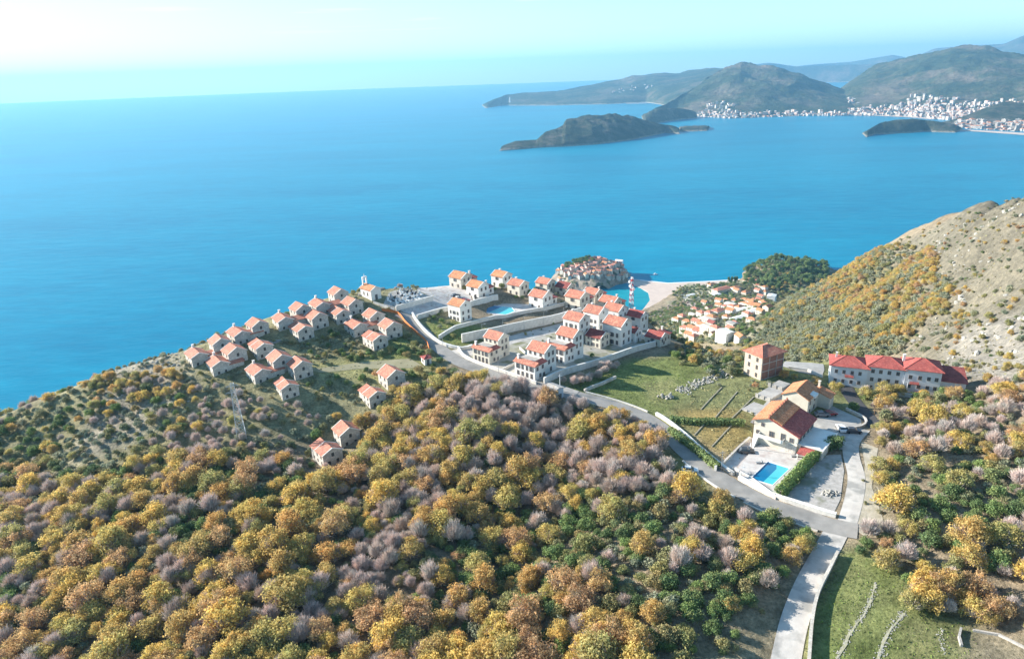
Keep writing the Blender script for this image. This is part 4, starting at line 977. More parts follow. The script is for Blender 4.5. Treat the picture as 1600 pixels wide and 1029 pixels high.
for a in [('twin', 765, 570, 'tall cream twin block villa nearest the road junction', 41, .92, 'cream'),
          ('twin', 836, 596, 'white twin block villa at the front corner of the estate by the road'),
          ('twin', 882, 569, 'white twin block villa second along the boundary wall', 41, 1.0),
          ('tall', 905, 537, 'tall white villa rising behind the second boundary wall villa', 41, 1.0, 'plaster', 'tile', True, 9.0),
          ('tall', 938, 545, 'stone faced villa with dark red roof and pale back wall in the estate', 41, .9, 'cream', 'tile_dark', True, 4.6),
          ('tall', 935, 518, 'tall white villa with chimney at the end of the estate road', 41, 1.0, 'plaster', 'tile', True, 7.4),
          ('tall', 970, 542, 'tall white villa with orange roof midway along the boundary wall', 41, 1.08, 'plaster', 'tile', True, 7.6),
          ('plain', 992, 536, 'low white villa block with dark roof on the boundary wall', 41, .8, 'plaster', 'tile_dark', False, 5.2),
          ('tall', 966, 510, 'white villa with orange roof behind the tall boundary villas', 41, 1.0, 'plaster', 'tile', True, 6.5),
          ('plain', 1000, 516, 'white villa with dark red roof near the red and white mast', 41, 1.0, 'plaster', 'tile_red', False, 5.6),
          ('plain', 1031, 542, 'single storey villa with bright red roof at the far right end', 41, .95, 'cream', 'tile_red', True, 3.4),
          ('plain', 721, 452, 'pale stone villa at the top left of the estate behind the parked cars', 41, 1.1, 'stone_light', 'tile_old', True, 4.6),
          ('plain', 748, 467, 'white villa above the pool wall with a low red roofed annex', 41, 1.05, 'plaster', 'tile_old', True, 4.9),
          ('plain', 786, 450, 'white villa on the skyline in the middle of the top row', 41, 1.05, 'plaster', 'tile_old', False, 5.0),
          ('plain', 812, 463, 'cream villa behind the pool terrace with chimney', 41, 1.05, 'cream', 'tile', False, 4.6),
          ('plain', 820, 443, 'villa on the skyline half hidden by dark bushes', 41, .95, 'stone_light', 'tile_old', False, 3.8),
          ('plain', 843, 446, 'villa with dark red roof at the skyline before the island', 41, .9, 'cream', 'tile_dark', False, 3.6),
          ('plain', 855, 458, 'villa with orange roof second row from the sea', 41, 1.0, 'cream', 'tile', False, 4.4),
          ('plain', 848, 485, 'white villa at the right end of the pool terrace', 41, 1.1, 'plaster', 'tile', True, 5.2),
          ('plain', 886, 464, 'villa with dark lower roof facing the island', 41, 1.0, 'stone_light', 'tile_dark', False, 4.2),
          ('plain', 876, 447, 'small villa with orange roof nearest the island', 41, .9, 'stone_light', 'tile_old', False, 4.0),
          ('plain', 906, 486, 'cream villa with wide orange roof above the estate road', 41, 1.15, 'cream', 'tile', True, 5.0),
          ('plain', 930, 475, 'villa with orange roof and chimney overlooking the lagoon', 41, 1.0, 'stone_light', 'tile', True, 4.6),
          ('plain', 958, 491, 'cream villa with orange roof just left of the mast', 41, 1.1, 'cream', 'tile', True, 4.6),
          ('tall', 720, 504, 'tall white house standing alone beside the turquoise pool', 41, .92, 'plaster', 'tile_old', True, 7.4)]:
    villa(*a)
# ------------------------------------------------------------------ chapel, cemetery
loc, rz = place(581, 470, 44); r = empty('chapel', loc, rz, 'small white chapel with red roof and bell gable at the cemetery', 'chapel')
block(r, 0, 5.0, 0, 7.6, 4.4, 1.3, M['plaster'], M['tile_old'])
bg_ = MB()
for x in (1.4, 3.2): bg_.b(x - .25, x + .25, 7.0, 7.5, 5.2, 8.4)
bg_.b(1.1, 3.5, 6.95, 7.55, 8.403, 8.8); bg_.prism([(1.3, 7.0), (3.3, 7.0), (3.3, 7.5), (1.3, 7.5)], 8.803, lambda q: 9.0); bo = bg_.build('bell_gable', M['white'], r)
bl = MB(); bl.rod((2.3, 7.25, 7.3), (2.3, 7.25, 8.0), .38, 8, 0, .15); bl.build('bell', M['metal'], bo)
cx = MB(); cx.b(2.25, 2.35, 7.2, 7.3, 9.0, 10.2); cx.b(2.0, 2.6, 7.2, 7.3, 9.7, 9.8); cx.build('cross', M['white'], bo)
window(r, 'y', 2.5, .1, 1.1, 2.1, 0, 'glass', 'door'); window(r, 'x', 2.6, 1.8, .5, 1.3); window(r, 'x', 5.2, 1.8, .5, 1.3)
footprint(loc, rz, 5, 7.6)
tag(wall('boundary_wall', LN([(560, 462), (600, 452), (640, 447)]), 1.0, .4, M['stone'], 'low stone wall on the skyline behind the chapel and graves'))
tag(wall('boundary_wall', LN([(584, 474), (600, 480), (616, 487)]), 1.0, .4, WW, 'white wall in front of the cemetery below the chapel'))
marble = [plain('white_marble', (.72, .72, .71), .4), plain('grey_marble', (.38, .39, .41), .35), plain('black_granite', (.06, .06, .07), .25)]
gcol = ['white', 'grey', 'black']; gm = []
for k in range(3):
    s_ = MB(); s_.b(-.55, .55, -1.1, 1.1, -.3, .35); h_ = MB(); h_.b(-.45, .45, .85, 1.0, .353, 1.5); c_ = MB(); c_.b(-.05, .05, .88, .97, 1.503, 2.1); c_.b(-.22, .22, .88, .97, 1.78, 1.88)
    gm.append((s_.mesh('slab', marble[k]), h_.mesh('headstone', marble[(k * 2) % 3]), c_.mesh('cross', marble[0])))
cem = GP([(601, 477), (612, 459), (634, 453), (664, 461), (650, 468), (622, 481)]); A = np.array(cem); gn = 0
for i in range(40):
    for j in range(40):
        lx = i * 1.9 - 38; ly = j * 3.0 - 60; a = math.radians(46); x = A[:, 0].mean() + lx * math.cos(a) - ly * math.sin(a); y = A[:, 1].mean() + lx * math.sin(a) + ly * math.cos(a)
        if not inpoly([x], [y], cem)[0] or random.random() < .2: continue
        k = random.choice([0, 0, 0, 1, 1, 2]); q = proj(x, y, float(hgt(x, y)))
        where = 'near the chapel' if q[0] < 612 else ('in the middle of the cemetery' if q[0] < 634 else 'at the parking side of the cemetery')
        g = empty('grave', (x, y, float(hgt(x, y))), a + random.uniform(-.06, .06), gcol[k] + ' stone grave with headstone ' + where, 'grave', gcol[k] + ' graves ' + where)
        link('slab', gm[k][0], None, g); link('headstone', gm[k][1], None, g); link('cross', gm[k][2], None, g); gn += 1
drape('cemetery_gravel', GP([(597, 480), (608, 457), (634, 450), (672, 462), (654, 471), (622, 484)]), M['gravel'], .07)

# ------------------------------------------------------------------ small buildings by the road
loc, rz = place(664, 571, 60); r = empty('guard_booth', loc, rz, 'tiny white booth with red roof where the orange fence ends', 'booth')
block(r, 0, 2.6, 0, 3.0, 2.4, .7, M['plaster'], M['tile_red'], 'hip', z0=-1.2); window(r, 'x', 1.5, .9, 1.0, .9); window(r, 'y', 1.3, .1, .8, 1.9, 0, 'glass', 'door'); footprint(loc, rz, 2.6, 3)
loc, rz = place(866, 630, 48); r = empty('transformer_building', loc, rz, 'shade-tinted blue grey transformer building with low gable roof beside the road', 'utility building')
block(r, 0, 4.2, 0, 4.6, 4.0, .6, plain('shade_blue_render', (.42, .50, .58), .8), M['concrete'], trim=False); window(r, 'y', 2.1, .1, 1.4, 2.3, 0, 'shutter', 'door'); window(r, 'x', 2.3, 2.6, .8, .5); footprint(loc, rz, 4.2, 4.6)  # blue-grey of the shaded walls put into the render colour
def post(px, py, h, rad, label, name='pole', cat='pole', group=None, arm=False, mat=None):
    q = G(px, py); z = float(hgt(q[0], q[1])); r = empty(name, (q[0], q[1], z), 0, label, cat, group)
    a = MB(); a.rod((0, 0, -.5), (0, 0, h), rad, 6, 0, rad * .6); a.build('shaft', mat or M['metal'], r)
    b = MB()
    if arm: b.rod((0, 0, h - .05), (.9, -.3, h + .15), rad * .5, 5); b.build('arm', mat or M['metal'], r); c = MB(); c.b(.7, 1.5, -.45, -.2, h + .1, h + .25); c.build('lamp_head', M['metal'], r)
    else: b.b(-.6, .6, -.05, .05, h - .7, h - .58); b.build('crossbar', mat or M['metal'], r)
    return r
for px, py, lb in [(754, 531, 'steel street lamp nearest the road junction on the estate road'), (786, 524, 'steel street lamp second from the junction on the estate road'), (819, 517, 'steel street lamp midway along the tall retaining wall'), (850, 510, 'steel street lamp second from the far end of the retaining wall'), (881, 503, 'steel street lamp at the far end of the estate road'), (779, 584, 'steel street lamp at the garden wall between the front villas'), (692, 541, 'steel street lamp on the inner side of the upper road')]:
    post(px, py, 6.5, .09, lb, 'street_lamp', 'street lamp', 'street lamps of the estate', True)
post(875, 611, 6, .13, 'thick white pole beside the transformer building', mat=M['white'])
post(651, 449, 4.5, .15, 'pale post standing on the skyline left of the parking ground', mat=M['white'])
post(1173, 704, 9, .12, 'dark utility pole at the left corner of the pool villa', mat=M['wood'])
post(1127, 735, 6, .1, 'thin lamp pole at the gate of the paved courtyard')
post(1366, 647, 6.5, .12, 'wooden utility pole right of the dark side road', mat=M['wood'])
post(1415, 618, 5.5, .1, 'pale pole in front of the red roofed apartments', mat=M['white'])
post(1161, 740, 2.6, .08, 'short white shower post on the pool deck', mat=M['white'])
# gate of the courtyard
loc, rz = place(1137, 741, 125); g = empty('entrance_gate', loc, rz, 'dark metal gate between white pillars at the courtyard entrance', 'gate')
for x in (-3.2, 3.2): b = MB(); b.b(x - .3, x + .3, -.3, .3, -.4, 1.7); b.build('pillar', WW, g)
for k in range(12): b = MB(); b.b(-2.8 + k * .5, -2.72 + k * .5, -.03, .03, .15, 1.4); b.build('bar', M['shutter'], g)
b = MB(); b.b(-2.9, 2.9, -.05, .05, 1.403, 1.48); b.b(-2.9, 2.9, -.05, .05, .07, .147); b.build('rail', M['shutter'], g)

# ------------------------------------------------------------------ lattice pylon and mast
def lattice(name, base, h, w0, w1, n, mats, label, cat, th=.08, arms=(), dishes=()):
    r = empty(name, base, R(20), label, cat); zs = [h * (i / n) ** .85 for i in range(n + 1)]
    W = lambda z: w0 + (w1 - w0) * z / h
    lg = {}
    for i in range(n):
        mi = i % len(mats); c = lg.setdefault(mi, MB()); z0, z1 = zs[i], zs[i + 1]; a, b = W(z0) / 2, W(z1) / 2
        cn = [(-1, -1), (1, -1), (1, 1), (-1, 1)]
        for k in range(4):
            p, q = cn[k], cn[(k + 1) % 4]
            c.rod((p[0] * a, p[1] * a, z0 - (1 if i == 0 else 0)), (p[0] * b, p[1] * b, z1), th, 4)
            c.rod((p[0] * a, p[1] * a, z0), (q[0] * b, q[1] * b, z1), th * .55, 3); c.rod((q[0] * a, q[1] * a, z0), (p[0] * b, p[1] * b, z1), th * .55, 3)
            c.rod((p[0] * b, p[1] * b, z1), (q[0] * b, q[1] * b, z1), th * .55, 3)
    for mi, c in lg.items(): tag(c.build('lattice_section', mats[mi], r), kind='stuff')
    for z, l in arms:
        c = MB(); c.rod((-l, 0, z), (l, 0, z), th * .8, 4); c.rod((-l, 0, z), (0, 0, z + .9), th * .5, 3); c.rod((l, 0, z), (0, 0, z + .9), th * .5, 3); c.build('crossarm', mats[0], r)
        for s in (-1, 1): c = MB(); c.rod((s * l, 0, z - .9), (s * l, 0, z), .09, 5); c.build('insulator', M['shutter'], r)
    for z, a in dishes:
        c = MB(); x, y = math.cos(a) * W(z) * .9, math.sin(a) * W(z) * .9; c.rod((x, y, z), (x * 1.5 + .3 * math.cos(a), y * 1.5 + .3 * math.sin(a), z), .75, 10, 0, .65); c.build('dish', M['white'], r)
    return r
q = G(378, 683); lattice('power_pylon', (q[0], q[1], float(hgt(q[0], q[1]))), 18.5, 2.8, .9, 9, [plain('galvanised_lattice', (.55, .57, .58), .6)], 'grey steel lattice pylon among the scrub below the stone houses', 'pylon', .1, ((15.5, 2.2), (17.6, 1.8)))
q = P(986, 494, 243); mz = float(hgt(q[0], q[1])); lattice('telecom_mast', (q[0], q[1], mz), 243 - mz + 19, 1.9, .7, 14, [M['red'], M['white']], 'red and white lattice telecom mast with dishes beside the lagoon view', 'mast', .075, (), ((243 - mz + 15, 3.6), (243 - mz + 13, .4), (243 - mz + 11.5, 4.4), (243 - mz + 16.5, 2.2)))
footprint((q[0] - 2, q[1] - 2), 0, 4, 4)

# ------------------------------------------------------------------ cars
glass = M['pane']; tyre = plain('tyre_rubber', (.02, .02, .02), .8)
def car(px, py, az, paint, label, kind='hatch', z=.16):
    q = G(px, py); r = empty('parked_car', (q[0], q[1], float(hgt(q[0], q[1])) + z), R(90 - az), label, 'car', None)
    mat = plain('car_paint', paint, .3, spec=.6); b = MB()
    prof = [(-2.1, .35), (-2.1, .85), (-1.9, 1.0), (-.2 + (.3 if kind == 'sedan' else 0), 1.02), (.9, .98), (2.0, .82), (2.15, .6), (2.15, .35)]
    k = len(b.v); n = len(prof)
    for s in (-1, 1): b.v += [(x, s * (.86 if z_ > .9 else .9), z_) for x, z_ in prof]
    b.f.append(tuple(k + i for i in range(n))); b.m.append(0); b.f.append(tuple(k + n + i for i in range(n))[::-1]); b.m.append(0)
    for i in range(n): j = (i + 1) % n; b.f.append((k + j, k + i, k + n + i, k + n + j)); b.m.append(0)
    b.build('body', mat, r)
    c = MB(); t = [(-1.75, 1.02), (-1.35, 1.48), (.15, 1.5), (.95, 1.0)]; k = 0
    for s in (-1, 1): c.v += [(x, s * (.8 if z_ < 1.2 else .66), z_) for x, z_ in t]
    c.f += [(0, 1, 2, 3), (7, 6, 5, 4), (1, 0, 4, 5), (3, 2, 6, 7)]; c.m += [0] * 4; c.build('cabin_glass', glass, r)
    f = MB(); f.b(-1.36, .16, -.67, .67, 1.49, 1.54); f.build('roof', mat, r)
    for x in (-1.35, 1.35):
        for y in (-.85, .85): w = MB(); w.rod((x, y - .1, .33), (x, y + .1, .33), .33, 10); w.build('wheel', tyre, r)
    for y in (-.65, .65): h = MB(); h.b(2.1, 2.17, y - .15, y + .15, .6, .72); h.build('headlight', M['white'], r)
    q2 = (q[0], q[1]); footprint((q2[0] - 2, q2[1] - 2), 0, 4, 4)
    return r
car(712, 464, 60, (.07, .08, .1), 'dark blue car parked against the white wall of the parking ground')
car(717, 468, 60, (.45, .46, .48), 'silver car parked between the dark car and the red car')
car(727, 472, 62, (.35, .03, .04), 'red car parked nearest the tall white house')
car(1078, 737, 100, (.75, .75, .74), 'white car parked on the grass verge beside the road bend', z=.05)
car(1166, 708, 100, (.05, .05, .055), 'black car parked in the paved court left of the villa')
car(1314, 672, 5, (.75, .75, .76), 'white car parked in the shade behind the villa')
car(1284, 650, 95, (.2, .21, .23), 'dark grey car in the shade of the back house')
car(1296, 649, 80, (.28, .04, .04), 'dark red car in the shade of the back house')
car(1333, 676, 100, (.06, .06, .07), 'dark car half hidden at the far side of the shaded courtyard')

# ------------------------------------------------------------------ villa with the pool
DZ = 1.0
vz = DECK_Z + .1; nc = P(1244, 709, vz)
r = empty('pool_villa', (nc[0], nc[1], vz), R(90 - 41), 'stone faced villa with red tiled roof above the swimming pool', 'villa')
# ridge along x at y = 8
w = MB(); 
def zr(p): return 5.2 + 3.1 * (p[1] / 8.0) if p[1] <= 8 else 8.3 - 1.5 * (p[1] - 8.0) / 4.0
w.prism([(0, 0), (13, 0), (13, 8), (13, 12), (0, 12), (0, 8)], -2.0, zr); w.build('wall', M['cream'], r)
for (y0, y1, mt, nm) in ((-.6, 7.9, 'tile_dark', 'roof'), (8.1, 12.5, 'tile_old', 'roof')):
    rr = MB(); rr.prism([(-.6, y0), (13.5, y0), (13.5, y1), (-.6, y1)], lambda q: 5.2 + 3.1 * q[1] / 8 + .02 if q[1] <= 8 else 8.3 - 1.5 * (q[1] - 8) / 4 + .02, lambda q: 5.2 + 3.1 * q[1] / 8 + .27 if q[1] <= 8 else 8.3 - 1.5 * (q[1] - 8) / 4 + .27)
    ro = rr.build(nm, M['tile_red'] if mt == 'tile_dark' else M[mt], r)  # light and shade put into tile colour: right slope redder, left slope orange
rr = MB(); rr.b(-.6, 13.5, 7.86, 8.14, 8.35, 8.95); rg = rr.build('ridge', M['tile'], r)
for k in range(9): c = MB(); c.b(-.3 + k * 1.6, .3 + k * 1.6, 7.88, 8.12, 8.953, 9.4); c.build('shadow_ridge_cap', M['tile'], rg)  # added caps, shaped to throw a toothed shadow on the roof
# stepped upper roof over the right slope
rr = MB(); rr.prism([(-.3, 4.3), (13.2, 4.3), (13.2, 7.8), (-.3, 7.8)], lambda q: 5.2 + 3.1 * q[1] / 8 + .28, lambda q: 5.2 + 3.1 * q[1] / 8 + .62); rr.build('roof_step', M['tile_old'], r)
for u, z, ww, hh in ((1.6, 3.0, 1.0, 1.2), (1.6, .6, 1.0, 1.3), (7.0, 3.0, 1.2, 1.5), (9.6, 5.4, .8, 1.0), (10.8, 2.8, .8, 1.0), (10.9, 1.0, .8, .8)): window(r, 'x', u, z, ww, hh, 0, 'glass')
window(r, 'x', 3.9, 2.7, 1.1, 2.1, 0, 'glass', 'balcony_door')
b = MB(); b.b(-1.5, -.003, 3.4, 10.2, 2.45, 2.65); b.b(-1.5, -1.38, 3.4, 10.2, 2.653, 3.5); b.b(-1.38, -.003, 3.4, 3.52, 2.653, 3.5); b.b(-1.38, -.003, 10.08, 10.2, 2.653, 3.5); b.build('balcony', M['plaster'], r)
b = MB(); b.b(-.12, -.003, .1, 3.0, -1.5, 2.3); b.build('stone_cladding', M['stone'], r)
for u in (2.0, 5.0, 8.0, 11.0): window(r, 'y', u, 2.6, 1.0, 1.3, 0, 'shutter')
b = MB(); b.prism([(-3.2, 10.4), (-.003, 10.4), (-.003, 11.6), (-3.2, 11.6)], -1.0, lambda q: 2.4 if q[0] > -1 else -.2); b.build('outside_stair', M['plaster'], r)
# flat roofed annex with a red lean-to
b = MB(); b.b(.8, 12.5, -6.3, -.01, -2, 2.6); b.build('annex_wall', M['cream'], r); b = MB(); b.b(.6, 12.7, -6.5, -.01, 2.603, 2.85); b.build('annex_roof', M['plaster'], r)
b = MB(); b.prism([(-2.4, -5.2), (.78, -5.2), (.78, -.8), (-2.4, -.8)], lambda q: 1.55 if q[0] < 0 else 2.2, lambda q: 1.72 if q[0] < 0 else 2.37); lo = b.build('porch_roof', M['tile_red'], r)
for y in (-5.0, -1.0): b = MB(); b.b(-2.3, -2.1, y - .1, y + .1, -1.5, 1.55); b.build('porch_post', M['plaster'], r)
footprint((nc[0], nc[1]), R(49), 13, 12, -3, -6.5)
# house behind
bc = G(1260, 652); bz = float(hgt(bc[0], bc[1]))
r = empty('back_house', (bc[0], bc[1], bz), R(90 - 41), 'older cream house with orange and red roof behind the pool villa', 'house')
block(r, 0, 9.5, 0, 7.6, 5.6, 1.9, M['cream'], M['tile_old'], 'x', trim=False)
block(r, 9.5 - .01, 13.6, -3.4, 4.2, 3.6, 1.2, M['cream'], M['tile_old'], 'x', trim=False, name='wing_wall', rname='wing_roof')
c = MB(); c.b(2.5, 7.0, -.012, .0, 1, 1.01); chimney(r, 13.4, 1.2, 5.0, 1.4, .6, M['cream'])
b = MB(); b.prism([(3.2, -.9), (6.2, -.9), (6.2, .8), (3.2, .8)], lambda q: 5.2, lambda q: 6.2 if q[1] > 0 else 5.8); b.build('dormer', M['plaster'], r)
for u, z in ((2, 3.4), (6, 3.4), (2, .7), (6, .7)): window(r, 'y', u, z, .9, 1.2)
footprint((bc[0], bc[1]), R(49), 13.6, 7.6, 0, -3.4)
# deck and pool
# the estate's own pool
ez = 253.84; eq = [P(a, b, ez) for a, b in ((748, 486), (771, 477.5), (799, 480), (804, 486), (791, 491.5), (779, 490.5))]; eo = eq[0]
er = empty('swimming_pool', (eo[0], eo[1], ez), 0, 'bright turquoise pool on the white terrace among the villas', 'pool')
EQ = [(q[0] - eo[0], q[1] - eo[1]) for q in eq]; ew = None
pq = [P(x, y, DECK_Z) for x, y in ((1173, 747), (1200, 720.7), (1234, 731), (1207, 757))]
hole = [tuple(q[:2]) for q in pq]
dk = [tuple(P(x, y, DECK_Z)[:2]) for x, y in ((1149, 737), (1176, 700), (1192, 692), (1249, 708), (1268, 714), (1212, 777))]
drape('pool_deck', dk, M['paving'], 0, 3, DECK_Z, (hole,), skirt=2.5)
r = empty('swimming_pool', (pq[0][0], pq[0][1], DECK_Z), 0, 'turquoise swimming pool with deep blue half in the villa garden', 'pool')
Q = [np.array([q[0] - pq[0][0], q[1] - pq[0][1]]) for q in pq]
def bil(u, v): return (Q[0] * (1 - u) + Q[1] * u) * (1 - v) + (Q[3] * (1 - u) + Q[2] * u) * v
def water_mat(name, c):
    m_, nt, b, N, L = mat_base(name); b.inputs['Base Color'].default_value = (*c, 1); b.inputs['Roughness'].default_value = .08; b.inputs['IOR'].default_value = 1.33
    t = noise_node(N, L, 2.5, 3); bp = N.new('ShaderNodeBump'); bp.inputs['Strength'].default_value = .15; bp.inputs['Distance'].default_value = .1; L.new(t.outputs[0], bp.inputs['Height']); L.new(bp.outputs[0], b.inputs['Normal']); return m_
Wd, Wsl = water_mat('deep_pool_water', (.005, .17, .34)), water_mat('shallow_pool_water', (.08, .50, .56))
b = MB(); mid = lambda i, j: ((EQ[i][0] + EQ[j][0]) / 2, (EQ[i][1] + EQ[j][1]) / 2)
b.poly([(*EQ[0], .02), (*mid(5, 0), .02), (*mid(1, 2), .02), (*EQ[1], .02)]); b.f = [tuple(reversed(f)) for f in b.f]; b.build('deep_water', Wd, er)
b = MB(); b.poly([(*mid(5, 0), .02), (*EQ[5], .02), (*EQ[4], .02), (*EQ[3], .02), (*EQ[2], .02), (*mid(1, 2), .02)]); b.build('shallow_water', Wsl, er)
b = MB(); ecx, ecy = sum(q[0] for q in EQ) / 6, sum(q[1] for q in EQ) / 6
for k in range(6):
    a0, a1 = EQ[k], EQ[(k + 1) % 6]; o0, o1 = [(ecx + (q[0] - ecx) * 1.06, ecy + (q[1] - ecy) * 1.08) for q in (a0, a1)]
    b.poly([(*a0, .12), (*a1, .12), (*o1, .12), (*o0, .12)]); b.poly([(*o0, -.1), (*o1, -.1), (*o1, .12), (*o0, .12)]); b.poly([(*a0, 0), (*a1, 0), (*a1, .12), (*a0, .12)])
b.build('coping', M['white'], er)
b = MB(); b.poly([(*bil(0, 0), -.15), (*bil(.0, .55), -.15), (*bil(.8, .55), -.15), (*bil(1, .4), -.15), (*bil(1, 0), -.15)]); b.build('deep_water', Wd, r)
b = MB(); b.poly([(*bil(0, .55), -.15), (*bil(0, 1), -.15), (*bil(1, 1), -.15), (*bil(1, .4), -.15), (*bil(.8, .55), -.15)]); b.build('shallow_water', Wsl, r)
b = MB(); 
for k in range(4):
    a0, a1 = Q[k], Q[(k + 1) % 4]; cc = sum(Q) / 4; o0, o1 = cc + (a0 - cc) * 1.07, cc + (a1 - cc) * 1.07
    b.poly([(*a0, .05), (*a1, .05), (*o1, .05), (*o0, .05)]); b.poly([(*a0, -.6), (*a1, -.6), (*a1, .05), (*a0, .05)]); b.poly([(*o0, 0), (*o1, 0), (*o1, .05), (*o0, .05)])
b.build('coping', M['white'], r)
for px, py, lb in ((1186, 723, 'grey sun lounger at the upper left edge of the pool'), (1168, 741, 'grey sun lounger at the lower left edge of the pool'), (1241, 713, 'small grey bench on the deck near the villa wall')):
    q = P(px, py, DECK_Z); l = empty('sun_lounger' if 'lounger' in lb else 'bench', (q[0], q[1], DECK_Z), R(5), lb, 'sun lounger' if 'lounger' in lb else 'bench')
    b = MB(); b.b(-.9, .9, -.3, .3, .25, .35); b.build('seat', M['metal'], l)
    b = MB(); b.b(.6, .9, -.3, .3, .353, .7); b.build('backrest', M['metal'], l)
    for x in (-.8, .8): b = MB(); b.b(x - .05, x + .05, -.28, .28, 0, .247); b.build('leg', M['metal'], l)
# rubble heap on the gravel lot
def rock_mesh(seed, name='stone', mat=None, n=2, sq=.7):
    g = random.Random(seed); bm = bmesh.new(); bmesh.ops.create_icosphere(bm, subdivisions=n, radius=1)
    for v in bm.verts:
        k = 1 + g.uniform(-.28, .28); v.co = Vector((v.co.x * k, v.co.y * k * .85, v.co.z * k * sq))
    me = bpy.data.meshes.new(name); bm.to_mesh(me); bm.free(); me.materials.append(mat or M['limestone']); return me
M['limestone'] = noisy('pale_limestone', (.32, .30, .26), (.48, .46, .41), .8, .95, bump=.5, bscale=3, c3=(.3, .29, .27), scale2=.3)
rocks = [rock_mesh(i, n=1) for i in range(5)]
q = G(1297, 771); r = empty('rubble_heap', (q[0], q[1], float(hgt(q[0], q[1]))), 0, 'small heap of white rubble on the gravel lot', 'rubble')
for i in range(60):
    a = random.uniform(0, 6.3); d = random.random() ** .7; o = link('stone', rocks[i % 5], None, r, (2.3 * d * math.cos(a), 1.5 * d * math.sin(a), .1 + .7 * (1 - d) * random.random())); s = random.uniform(.15, .42); o.scale = (s, s, s); o.rotation_euler = (a, d, a)
# stone bank across the field and the lone boulder group
bank = SL([(1062, 612), (1082, 603), (1108, 592), (1135, 584)], 1.2); r = empty('stone_bank', (*bank[0], 0), 0, 'broad bank of tumbled white field stones across the green field', 'stone heap')
for i in range(295):
    k = random.randrange(len(bank)); d = random.gauss(0, 2.0); p = bank[k] + np.array([random.gauss(0, .8), d * .8]); s = random.uniform(.15, .48)
    o = link('stone', rocks[i % 5], None, r, (p[0] - bank[0][0], p[1] - bank[0][1], float(hgt(*p)) + .08)); o.scale = (s * 1.3, s * 1.2, s * .75); o.rotation_euler = (random.random() * 6, random.random(), random.random() * 6)
q = G(1042, 621); r = empty('stone_heap', (q[0], q[1], float(hgt(q[0], q[1]))), 0, 'small heap of stones alone in the green field', 'stone heap')
for i in range(24):
    o = link('stone', rocks[i % 5], None, r, (random.gauss(0, 1), random.gauss(0, .8), random.uniform(0, .7))); s = random.uniform(.3, .7); o.scale = (s, s, s); o.rotation_euler = (i, i * 2, i * 3)
# terrace rows in the upper field
M['pale_soil0'] = noisy('weathered_field_stone', (.26, .24, .18), (.38, .35, .28), 1.5, 1, bump=.5)
for i, (a, b_) in enumerate([((1095, 640), (1128, 605)), ((1118, 652), (1152, 612)), ((1142, 655), (1178, 620)), ((1112, 698), (1148, 660)), ((1085, 680), (1108, 655))]):
    wall('terrace_edge', LN([a, b_]), .22, .3, M['pale_soil0'], ['low stone row', 'second stone row', 'third stone row nearest the villa', 'stone row in the brown lower terrace', 'short stone row behind the hedge'][i] + ' dividing the upper terraces', 'stone row')
# paths of stones in the grass terraces
M['pale_soil'] = noisy('pale_stony_soil', (.30, .29, .17), (.46, .43, .32), 1.6, 1, bump=.5)
for pts in ([(1368, 912), (1355, 950), (1330, 985), (1308, 1029), (1290, 1060)], [(1412, 958), (1390, 985), (1372, 1029), (1362, 1060)]):
    L = SL(pts, 2.0); a_ = offset_line(L, .22) + rng.normal(size=L.shape) * .14; b_ = (offset_line(L, -.22) + rng.normal(size=L.shape) * .14)[::-1]; drape('footpath', [tuple(q) for q in np.concatenate([a_, b_])], M['pale_soil'], .09, 1.0)
for i, pts in enumerate([[(1368, 912), (1355, 950), (1330, 985), (1308, 1029)], [(1412, 958), (1390, 985), (1372, 1029)], [(1470, 985), (1475, 1029)]]):
    L = SL(pts, 1.0); r = empty('stone_path', (*L[0], 0), 0, ['long pale row of stones down the grass terrace beside the lane', 'second pale row of stones through the grass terraces', 'faint row of stones right of the grass terraces'][i], 'stone row')
    for k in range(220 if i < 2 else 50):
        p = L[random.randrange(len(L))] + np.array([random.gauss(0, .35), random.gauss(0, .35)]); s = random.uniform(.07, .2)
        o = link('stone', rocks[k % 5], None, r, (p[0] - L[0][0], p[1] - L[0][1], float(hgt(*p)) + .05)); o.scale = (s, s, s * .6); o.rotation_euler = (0, 0, k)

# ------------------------------------------------------------------ unfinished brick building
q = G(1188, 594); r = empty('unfinished_building', (q[0], q[1], float(hgt(q[0], q[1]))), R(90 - 62), 'unfinished three storey brick building with orange hipped roof', 'building')
block(r, 0, 10.2, 0, 7.5, 8.3, 2.2, M['brick'], M['tile'], 'hip', z0=-2, ov=.9)
b = MB(); b.b(-.03, -.003, 0, 7.5, -1, 8.29); b.build('render_coat', noisy('dusty_render', (.46, .38, .31), (.55, .46, .38), .6), r)
for z in (-.1, 2.75, 5.5, 8.0):
    b = MB(); b.b(-.1, 10.3, -.09, -.003, z, z + .28); b.build('floor_beam', M['concrete'], r)
    b = MB(); b.b(-.12, -.033, -.0, 7.5, z, z + .25); b.build('floor_beam', M['concrete'], r)
for x in (.0, 3.3, 6.7, 10.0):
    b = MB(); b.b(x, x + .28, -.14, -.093, -1, 8.27); b.build('column', M['concrete'], r)
for z in (.5, 3.3, 6.0):
    for u in (2.0, 5.4): window(r, 'x', u, z, 1.0, 1.6, -.03, 'open')
footprint((q[0], q[1]), R(28), 10.2, 7.5)
q2 = P(1255, 572, 250); 
